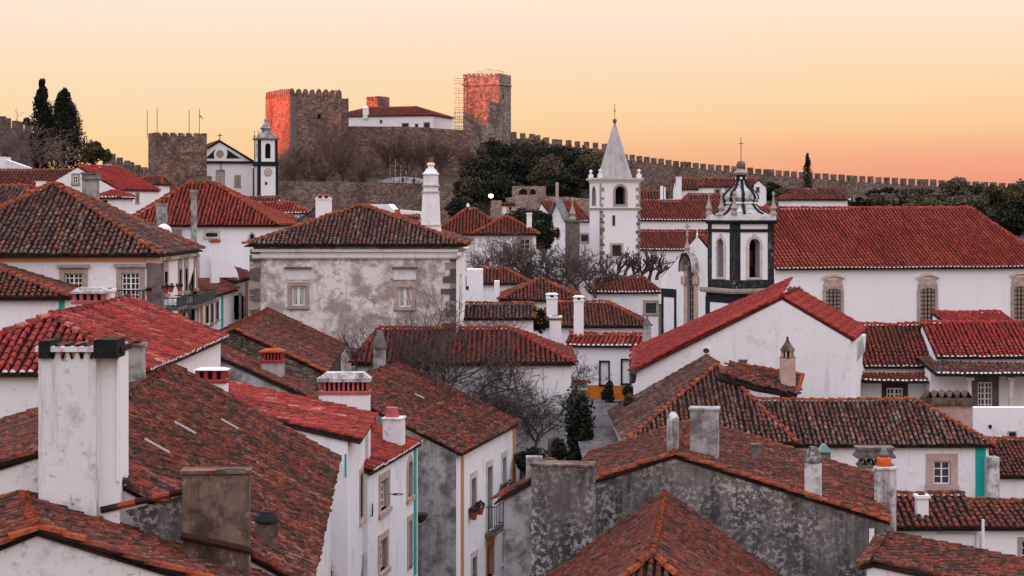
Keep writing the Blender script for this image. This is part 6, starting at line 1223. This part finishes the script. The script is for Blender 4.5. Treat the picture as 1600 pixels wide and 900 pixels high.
def bare_tree(name, label, p, h, seed, mat='bark', twig=None, levels=4, nb=(4, 4, 5, 5), spread=.75, trunk=.3, rad=.22, up=.25, wig=.25, shrink=.62, group=None, cat='tree', lean=(0, 0), minr=.008, haze=0):
    g = random.Random(seed); t = thing(name, label, cat, p, group); S = [[] for _ in range(levels + 1)]
    L1 = h * (1 - trunk) * (1 - shrink) * 1.45
    def grow(q, d, L, r, lv):
        n = 3 if lv else 4; pts = [q]; dirs = []
        for i in range(n):
            d = (d + Vector((g.uniform(-1, 1), g.uniform(-1, 1), g.uniform(-.6, 1) * .8 + up * .3)) * wig).normalized(); q2 = q + d * L / n; ra = r * (1 - .45 * i / n); rb = r * (1 - .45 * (i + 1) / n)
            S[lv].append((tuple(q), tuple(q2), max(ra, minr), max(rb, minr))); q = q2; pts.append(q); dirs.append(d)
        if lv < levels:
            for c in range(nb[lv]):
                k = g.randint(1, n) if lv else g.randint(max(1, n - 2), n); a = g.uniform(0, 2 * math.pi); d0 = dirs[k - 1]; x = d0.cross(Vector((g.gauss(0, 1), g.gauss(0, 1), g.gauss(0, 1)))).normalized()
                nd = (d0 * (1 - spread * .5) + x * spread + Z * up * .5).normalized(); grow(pts[k], nd, (L1 if lv == 0 else L * shrink) * g.uniform(.75, 1.2), r * .55, lv + 1)
    grow(Vector(p), Vector((lean[0], lean[1], 1)).normalized(), h * trunk, rad, 0)
    segmesh('trunk', S[0], 7, mat, t); segmesh('limbs', sum(S[1:3], []), 5, mat, t)
    if levels > 2: segmesh('twigs', sum(S[3:], []), 3, twig or mat, t)['kind'] = 'stuff'
    if haze:
        c = Vector(p) + Z * h * .62; leafblob('fine_twigs', c, (h * .40, h * .40, h * .42), haze, twig or mat, .5, t, seed=seed, lumps=40, lump_r=.55, thin=.022, up=.9, kind='stuff')
    return t
def leafy(name, label, p, rad, n, mat, size, seed, lumps=26, trunk_h=1.0, group=None, cat='tree', bot=0.0, lump_r=.42):
    t = thing(name, label, cat, p, group); mb = MB(); p = Vector(p); mb.tube([p - Z * .8, p + Z * trunk_h * .6, p + Z * (trunk_h + rad[2] * .6)], [.25, .2, .08], 6); add('trunk', mb, 'bark', t)
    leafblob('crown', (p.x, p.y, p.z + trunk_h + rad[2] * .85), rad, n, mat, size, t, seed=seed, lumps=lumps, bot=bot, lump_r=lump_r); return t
def cypress(label, p, h, r, seed, n=9000, mat='leaf_dark', lump=1.0, taper=.8):
    g = np.random.default_rng(seed); t = thing('cypress_tree', label, 'tree', p, None); mb = MB(); mb.tube([Vector(p) - Z * .5, Vector(p) + Z * h * .9], [.22, .03], 6); add('trunk', mb, 'bark', t)
    k = 70; zc = g.random(k) ** .85; prof = np.minimum(1, (1 - zc) * taper * 1.9 + .06) ** .8 * np.minimum(1, .55 + zc * 2.5); th = g.random(k) * 6.28; rc = prof * r * (.35 + .5 * g.random(k))
    C = np.stack([rc * np.cos(th), rc * np.sin(th), zc * h * .93 + h * .03], 1); cr = prof * r * .5 * lump + .12; i = g.integers(0, k, n); d = g.normal(size=(n, 3)); d /= np.linalg.norm(d, axis=1)[:, None]; d[:, 2] *= 1.9
    P = np.array(p) + C[i] + d * (cr[i] * (.5 + .5 * g.random(n)))[:, None]; a = g.normal(size=(n, 3)) * .5 + np.array([0, 0, 1]); a /= np.linalg.norm(a, axis=1)[:, None]; b = np.cross(a, g.normal(size=(n, 3))); b /= np.linalg.norm(b, axis=1)[:, None]; s = h * .012 * (.6 + .9 * g.random((n, 1)))
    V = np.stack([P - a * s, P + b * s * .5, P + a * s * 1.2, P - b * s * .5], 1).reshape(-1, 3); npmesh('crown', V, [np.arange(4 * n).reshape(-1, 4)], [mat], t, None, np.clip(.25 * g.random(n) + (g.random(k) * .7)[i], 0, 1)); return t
cypress('tallest cypress, the slim left one of the pair at upper left', W(66, 275, 262), 13.6, 1.5, 1, 11000, taper=1.1); cypress('broader cypress of the pair, narrow above and spreading below', W(100, 272, 261), 11.8, 3.1, 2, 15000, taper=.6)
cypress('slim dark cypress standing alone in front of the town wall at right', W(1262, 306, 272), 6.2, .62, 3, 4000, taper=1.0)
leafy('small_tree', 'little tuft of a tree poking above the broken battlements', W(41, 200, 268), (.5, .5, .7), 500, 'leaf_dark', .16, 4, 6, .2)
for i, (x, y, rx, rz_, lab) in enumerate(((146, 262, 1.7, 1.9, 'reddish brown bushy tree just right of the cypresses'), (163, 258, 1.0, 1.1, 'small reddish bush at the top of the stepped battlements'))): leafy('brown_tree', lab, W(x, y, 256), (rx, rx, rz_), 2500, 'leaf_brown', .16, 20 + i, 18, .5)
BT_ = dict(levels=4, nb=(4, 4, 4, 4), mat='bark_pale', trunk=.22, rad=.16, minr=.022)
for i, (x, y, d, h, lab) in enumerate(((10, 268, 235, 6.5, 'bare grey tree at the far left edge'), (38, 272, 232, 7.5, 'tall bare grey tree left of the cypresses'), (62, 274, 230, 6.5, 'bare tree directly below the slim cypress'), (96, 274, 228, 5.2, 'pale bare tree in front of the broad cypress'), (24, 276, 225, 5, 'low bare shrubby tree at the left above the dark roof'))): bare_tree('bare_tree', lab, W(x, y, d), h, 31 + i, **BT_)
# big winter trees under the castle
CT = dict(mat='twig_brown', twig='twig_brown', levels=5, nb=(5, 4, 4, 4, 4), trunk=.26, rad=.26, spread=.62, shrink=.66, minr=.024, up=.35, haze=700)
for i, (x, y, d, h, lab) in enumerate(((480, 292, 345, 9.5, 'leftmost brown winter tree in front of the keep'), (535, 300, 340, 11, 'wide brown winter tree right of the keep'), (597, 284, 350, 10.5, 'winter tree with a pale trunk beside the curved wall'), (690, 285, 348, 10, 'winter tree right of the tall white chimney'), (565, 296, 343, 9, 'low brown winter tree behind the mansion ridge'), (505, 305, 336, 8, 'small brown winter tree at the foot of the keep'), (725, 283, 352, 8, 'thin winter tree below the scaffolded tower'), (640, 288, 352, 11, 'winter tree behind the tall white chimney'), (460, 306, 334, 8, 'brown winter tree at the clock tower side'), (570, 306, 336, 8, 'low winter tree in the middle of the retaining wall'), (665, 290, 350, 11, 'winter tree under the middle of the palace'), (518, 290, 352, 12, 'tallest winter tree against the keep'))): bare_tree('winter_tree', lab, W(x, y, d), h * .9, 50 + i, **CT)
# evergreen wood on the castle hill
EV = [(742, 262, 350, 3.2, 2.2), (775, 236, 372, 3.5, 3.0), (800, 240, 365, 4.2, 3.4), (832, 238, 362, 4.5, 3.6), (868, 246, 352, 4.8, 3.4), (900, 252, 345, 4.5, 3.2), (932, 254, 340, 4.0, 3.0), (770, 268, 335, 4.4, 3.0), (812, 268, 332, 5.0, 3.2), (858, 274, 325, 4.6, 3.2), (905, 282, 310, 4.8, 3.2), (760, 292, 305, 4.4, 2.8), (730, 300, 300, 3.0, 2.2), (785, 298, 292, 3.6, 2.2), (880, 292, 290, 3.6, 2.0), (955, 268, 335, 3.4, 2.8)]
labs = ['leftmost dark evergreen by the tower foot', 'dark evergreen right under the scaffolded tower', 'evergreen at the upper left start of the battlements', 'tall dark evergreen against the battlements', 'round evergreen below the middle battlements', 'olive evergreen in the middle of the hill', 'evergreen half behind the spire tower', 'dark evergreen in the centre left of the hill', 'big black-green evergreen in the hill centre', 'evergreen above the arched terrace wall', 'evergreen just left of the spire tower belfry', 'yellowish evergreen low on the hill above the lamp', 'low evergreen by the rocky slope', 'evergreen above the lit street lamp', 'small evergreen above the pink terrace wall', 'evergreen right behind the spire']
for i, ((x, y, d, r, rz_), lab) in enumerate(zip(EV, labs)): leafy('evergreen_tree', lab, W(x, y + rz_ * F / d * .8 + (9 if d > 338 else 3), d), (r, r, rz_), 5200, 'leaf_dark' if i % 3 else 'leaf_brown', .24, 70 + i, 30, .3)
for i, (x, y, d, r, rz_, mt, lab) in enumerate(((1205, 296, 300, 2.6, 2.0, 'leaf_dark', 'dark hedge tree right of the bell tower ball'), (1228, 300, 296, 2.4, 1.8, 'leaf_brown', 'green brown tree behind the lone white house left side'), (1375, 314, 215, 2.6, 2.0, 'leaf_olive', 'grey olive tree right of the lone white house'), (1410, 312, 220, 2.8, 2.2, 'leaf_olive', 'second grey olive tree right of the lone white house'), (1385, 300, 250, 3.2, 1.2, 'leaf_dark', 'flat dark green hedge against the town wall'), (1430, 300, 252, 3.2, 1.1, 'leaf_brown', 'green hedge below the wall corner'),
        (1492, 296, 240, 3.0, 2.6, 'leaf_olive', 'tall feathery tree rising above the battlements'), (1522, 298, 238, 2.6, 2.2, 'leaf_olive', 'feathery tree beside the tallest one at right'), (1465, 312, 225, 2.8, 2.2, 'leaf_olive', 'dark tree in front of the feathery trees'), (1510, 318, 218, 3.4, 2.4, 'leaf_olive', 'broad olive tree above the right end of the church roof'), (1560, 308, 222, 3.0, 2.4, 'leaf_brown', 'dark tree near the right edge'), (1590, 326, 215, 3.0, 2.6, 'leaf_dark', 'dark tree at the right edge beside the church roof hip'), (1575, 345, 200, 2.6, 2.2, 'leaf_dark', 'low dark tree below the right roof hip'), (1440, 322, 212, 2.6, 1.6, 'leaf_olive', 'low olive bush directly above the church ridge'), (1345, 318, 210, 1.8, 1.3, 'leaf_dark', 'dark bush at the gable of the lone white house'), (1225, 322, 228, 3.2, 1.4, 'leaf_brown', 'green hedge between bell tower and the lone white house'), (1600, 300, 240, 3.0, 2.6, 'leaf_olive', 'olive tree at the far right edge'))): leafy('tree', lab, W(x, y + rz_ * F / d * .8 + 6, d), (r * .85, r * .85, rz_ * .8), 3600, mt, .2, 110 + i, 34, .3, lump_r=.33)
for i, (x, y, d, r, rz_, lab) in enumerate(((838, 362, 170, 1.5, 1.3, 'dark shrub left of the spire church front'), (815, 348, 185, 2.0, 1.0, 'dark shrub behind the slim white chimney'), (850, 385, 165, 1.0, 1.5, 'ivy dark tree beside the church pilaster'), (722, 332, 190, 2.0, 1.2, 'shrub right of the tall white chimney'))): leafy('shrub', lab, W(x, y + 10, d), (r, r, rz_), 2600, 'leaf_ivy', .14, 140 + i, 18, .2)
# bare trees in the middle
MT = dict(levels=4, nb=(5, 5, 5, 5), trunk=.2, rad=.13, spread=.8, minr=.012)
for i, (x, y, d, h, lab) in enumerate(((775, 440, 134, 5.0, 'pale bare tree in front of the double hipped house'), (745, 440, 136, 3.8, 'bare tree beside the mansion right corner'), (815, 442, 136, 4.6, 'bare tree left of the church front'), (845, 445, 133, 5.0, 'dark bare tree at the church pilaster'), (880, 448, 133, 4.4, 'bare tree right of the dark one'), (905, 450, 131, 3.8, 'bare bushy tree left below the spire tower'), (930, 452, 130, 3.4, 'low bare tree below the spire tower'))): bare_tree('bare_tree', lab, W(x, y + 14, d), h, 160 + i, mat='bark' if i > 1 else 'bark_pale', **MT)
PT = dict(levels=3, nb=(5, 4, 3), trunk=.4, rad=.16, spread=.6, shrink=.55, minr=.03, wig=.5)
for i, x in enumerate((950, 963, 976, 988, 1001, 1014, 1026)): bare_tree('pollarded_tree', 'pollarded knobbly tree, number %s from the left in the row below the spire church' % ('one two three four five six seven'.split()[i]), W(x, 437 + (i % 2) * 2, 152), 2.3 + .3 * (i % 3), 190 + i, group='pollarded trees below the spire church', **PT)
# large bare tree over the white wall
bare_tree('bare_tree', 'large crooked bare tree spreading over the white wall under the deep red roof', W(755, 722, 88.3), 7.4, 305, levels=5, nb=(7, 5, 4, 4, 3), trunk=.2, rad=.17, spread=1.0, wig=.34, up=.05, shrink=.68, minr=.011)
bare_tree('bare_tree', 'bare tree left of the large crooked one, reaching up over the red roof', W(690, 690, 87.8), 7.4, 309, levels=5, nb=(6, 4, 4, 3, 3), trunk=.25, rad=.12, spread=.8, wig=.34, up=.1, shrink=.66, minr=.011)
bare_tree('bare_tree', 'thin bare tree against the left part of the deep red roof', W(668, 645, 88.2), 5.6, 307, levels=4, nb=(5, 5, 5, 4), trunk=.22, rad=.08, spread=.7, wig=.3, minr=.008)
bare_tree('bare_tree', 'bare branches at the right corner of the white wall', W(835, 705, 88.6), 4.0, 311, levels=5, nb=(5, 4, 5, 4, 4), trunk=.2, rad=.09, spread=.9, wig=.35, minr=.008)
bare_tree('bare_tree', 'thin bare shrub by the right corner of the deep red roof', W(900, 620, 95), 2.6, 313, levels=4, nb=(5, 5, 4, 4), trunk=.2, rad=.05, spread=.8, wig=.3, minr=.008)
bare_tree('climbing_shrub', 'leafless climber on the small white wall between the lichen roofs', W(558, 585, 83.5), 1.9, 317, levels=3, nb=(7, 4, 4), trunk=.2, rad=.04, spread=.5, minr=.012)
# ivy column, garden
t = thing('ivy_pillar', 'dark ivy-covered pillar beside the cobbled street', 'plant', W(905, 725, 88)); mb = MB(); mb.box(W(893, 725, 88), Vector((.75, 0, 0)), Vector((0, .8, 0)), Z * 3.4); add('pillar', mb, 'stone_dark', t); leafblob('ivy', W(905, 672, 88), (.62, .7, 2.0), 5200, 'leaf_ivy', .09, t, seed=7, lumps=24, lump_r=.5); leafblob('ivy_skirt', W(910, 712, 87.5), (1.0, .7, .8), 2600, 'leaf_ivy', .09, t, seed=8, lumps=14)
t = thing('garden_pier', 'small stone pier with a red tile top behind the ivy', 'pillar', W(905, 640, 92)); mb = MB(); mb.box(W(893, 640, 92), Vector((.75, 0, 0)), Vector((0, .6, 0)), Z * 1.35); add('pier', mb, 'cement_pale', t); caps(W(890, 598, 91.8), W(922, 600, 91.8), 'tile_lichen', t, .16, .35, True, 'coping_tile')
for i, (x, y, d, r, rz_, mt, lab) in enumerate(((838, 726, 85, .75, .5, 'leaf_ivy', 'dark shrub left of the garden slab'), (876, 722, 84.5, .4, .65, 'leaf_ivy', 'dark shrub right of the garden slab'), (818, 732, 84, .6, .5, 'leaf_ivy', 'low shrub by the orange corner of the white front'), (858, 724, 82, .5, .2, 'leaf_yellow', 'yellow-green low plant before the garden slab'), (985, 645, 90, .45, .7, 'leaf_brown', 'dry spiky bush at the foot of the big white gable'))): leafy('shrub', lab, W(x, y + 8, d), (r, r * .8, rz_), 1500, mt, .07, 210 + i, 14, .1)
for i, (x, y, rx, rz_, lab) in enumerate(((950, 612, .45, .8, 'tall dark bush against the orange base'), (982, 614, .5, .75, 'leafy bush right on the orange base'), (965, 625, .6, .35, 'low bush at the foot of the orange base'), (990, 625, .5, .35, 'low dark bush at the corner of the orange base'))): leafy('shrub', lab, W(x, y + 17, 104.5), (rx * .85, .4, rz_ * .8), 1200, 'leaf_ivy', .08, 220 + i, 12, .05)
t = thing('orange_tree', 'small orange tree with fruit between the brown roofs', 'tree', W(843, 520, 107)); leafblob('crown', W(843, 502, 107), (.6, .5, .8), 1500, 'leaf_ivy', .08, t, seed=5, lumps=12); leafblob('fruit', W(845, 496, 106.6), (.55, .4, .4), 14, 'leaf_orange', .09, t, seed=6)
t = thing('climbing_plant', 'dark climbing plant with reddish top on the white street front', 'plant', W(799, 900, 83)); leafblob('leaves', W(799, 860, 84), (.22, .5, 1.2), 1800, 'leaf_ivy', .06, t, seed=9, lumps=14); leafblob('dry_top', W(801, 822, 84), (.25, .4, .3), 500, 'leaf_brown', .06, t, seed=10, lumps=6)
# lantern on the big gable corner
t = thing('wall_lantern', 'green iron street lantern on the corner of the big white gable', 'lamp', W(989, 600, 89.5)); p = W(989, 599, 89.5); mb = MB(); mb.lathe(p, [(.06, 0), (.10, .03), (.17, .42), (.19, .44), (.12, .56), (.05, .66), (.02, .74)], 6); add('lantern_body', mb, 'dark_green', t); mb = MB(); mb.lathe(p + Z * .06, [(.125, 0), (.172, .34)], 6); add('lantern_glass', mb, 'glass', t); mb = MB(); mb.tube([p + Z * .74, p + Z * .95, p + Vector((.35, .1, .95))], .02, 5); add('bracket', mb, 'iron', t)
# satellite-like wall pot, flower pots and balcony of the white street front
balcony(F4.R, 757.5, 776, 779, 833, .45, nb=7)
for px, py, lab in ((740, 812, 'flower pot under the first tall shutter'), (750, 804, 'flower pot hanging right of the first shutter'), (787, 777, 'flower pot below the upper right window'), (797, 770, 'flower pot beside the orange corner strip')): flowerpot(hit(px, py, F4.R.P + F4.R.n * .18, F4.R.n), lab, .16, 'leaf_brown', False)
t = thing('wall_lamp', 'dark bowl-shaped lamp fixed at the corner of the turquoise-edged house', 'lamp', W(656, 815, 73)); mb = MB(); mb.lathe(W(657, 817, 73), [(.04, 0), (.2, .12), (.3, .34), (.28, .36), (.1, .3)], 10); add('shade', mb, 'dark_wood', t); mb = MB(); mb.tube([W(648, 806, 73.5), W(657, 808, 73)], .02, 5); add('bracket', mb, 'iron', t)
# iron rings on the lane houses
def ring(p, n, r, label):
    a = n.cross(Z).normalized(); t = thing('iron_ring', label, 'bracket', p, 'iron rings on the lane fronts'); mb = MB(); mb.tube([p + n * .3 + a * (r * math.cos(i * math.pi / 8)) + (Z if r > .2 else n) * (r * math.sin(i * math.pi / 8)) for i in range(17)], .014, 4); add('ring', mb, 'iron', t); mb = MB(); mb.tube([p, p + n * .3 - Z * (r if r > .2 else 0)], .012, 4); add('arm', mb, 'iron', t)
ring(hit(568, 797, F2.R.P, F2.R.n), F2.R.n, .22, 'upright iron ring on the front with the tall narrow window'); ring(hit(608, 772, F3.R.P, F3.R.n), F3.R.n, .19, 'flat iron ring beside the window of the small house')
# bare white slats lying on the lichen roofs
def slat(H, x, y, L, label):
    """a pale batten resting on the right slope of a house"""
    C, r1 = H.C, H.r1; n = (H.r2 - r1).cross(C[1] - r1).normalized(); p = hit(x, y, r1 + n * (.1 if n.z > 0 else -.1), n); dn = (C[1] - r1).normalized(); e = (H.r2 - r1).normalized(); mb = MB(); nn = n if n.z > 0 else -n
    mb.box(p, dn * L * .62, e * .05, nn * .04); o = add('batten', mb, 'pipe', None, p); o['label'] = label; o['category'] = 'batten'; o['group'] = 'pale battens lying on the roofs'
for H, x, y, L, lab in ((L1, 272, 660, .95, 'pale batten on the long lichen roof, nearest its ridge'), (L1, 345, 656, .85, 'pale batten right of the middle of the long lichen roof'), (L1, 225, 687, 1.0, 'pale batten beside the big white chimney'), (F4, 648, 616, .7, 'pale batten on the steep dark red lichen roof')): slat(H, x, y, L, lab)
del D, t, m, b, n1, n2, c
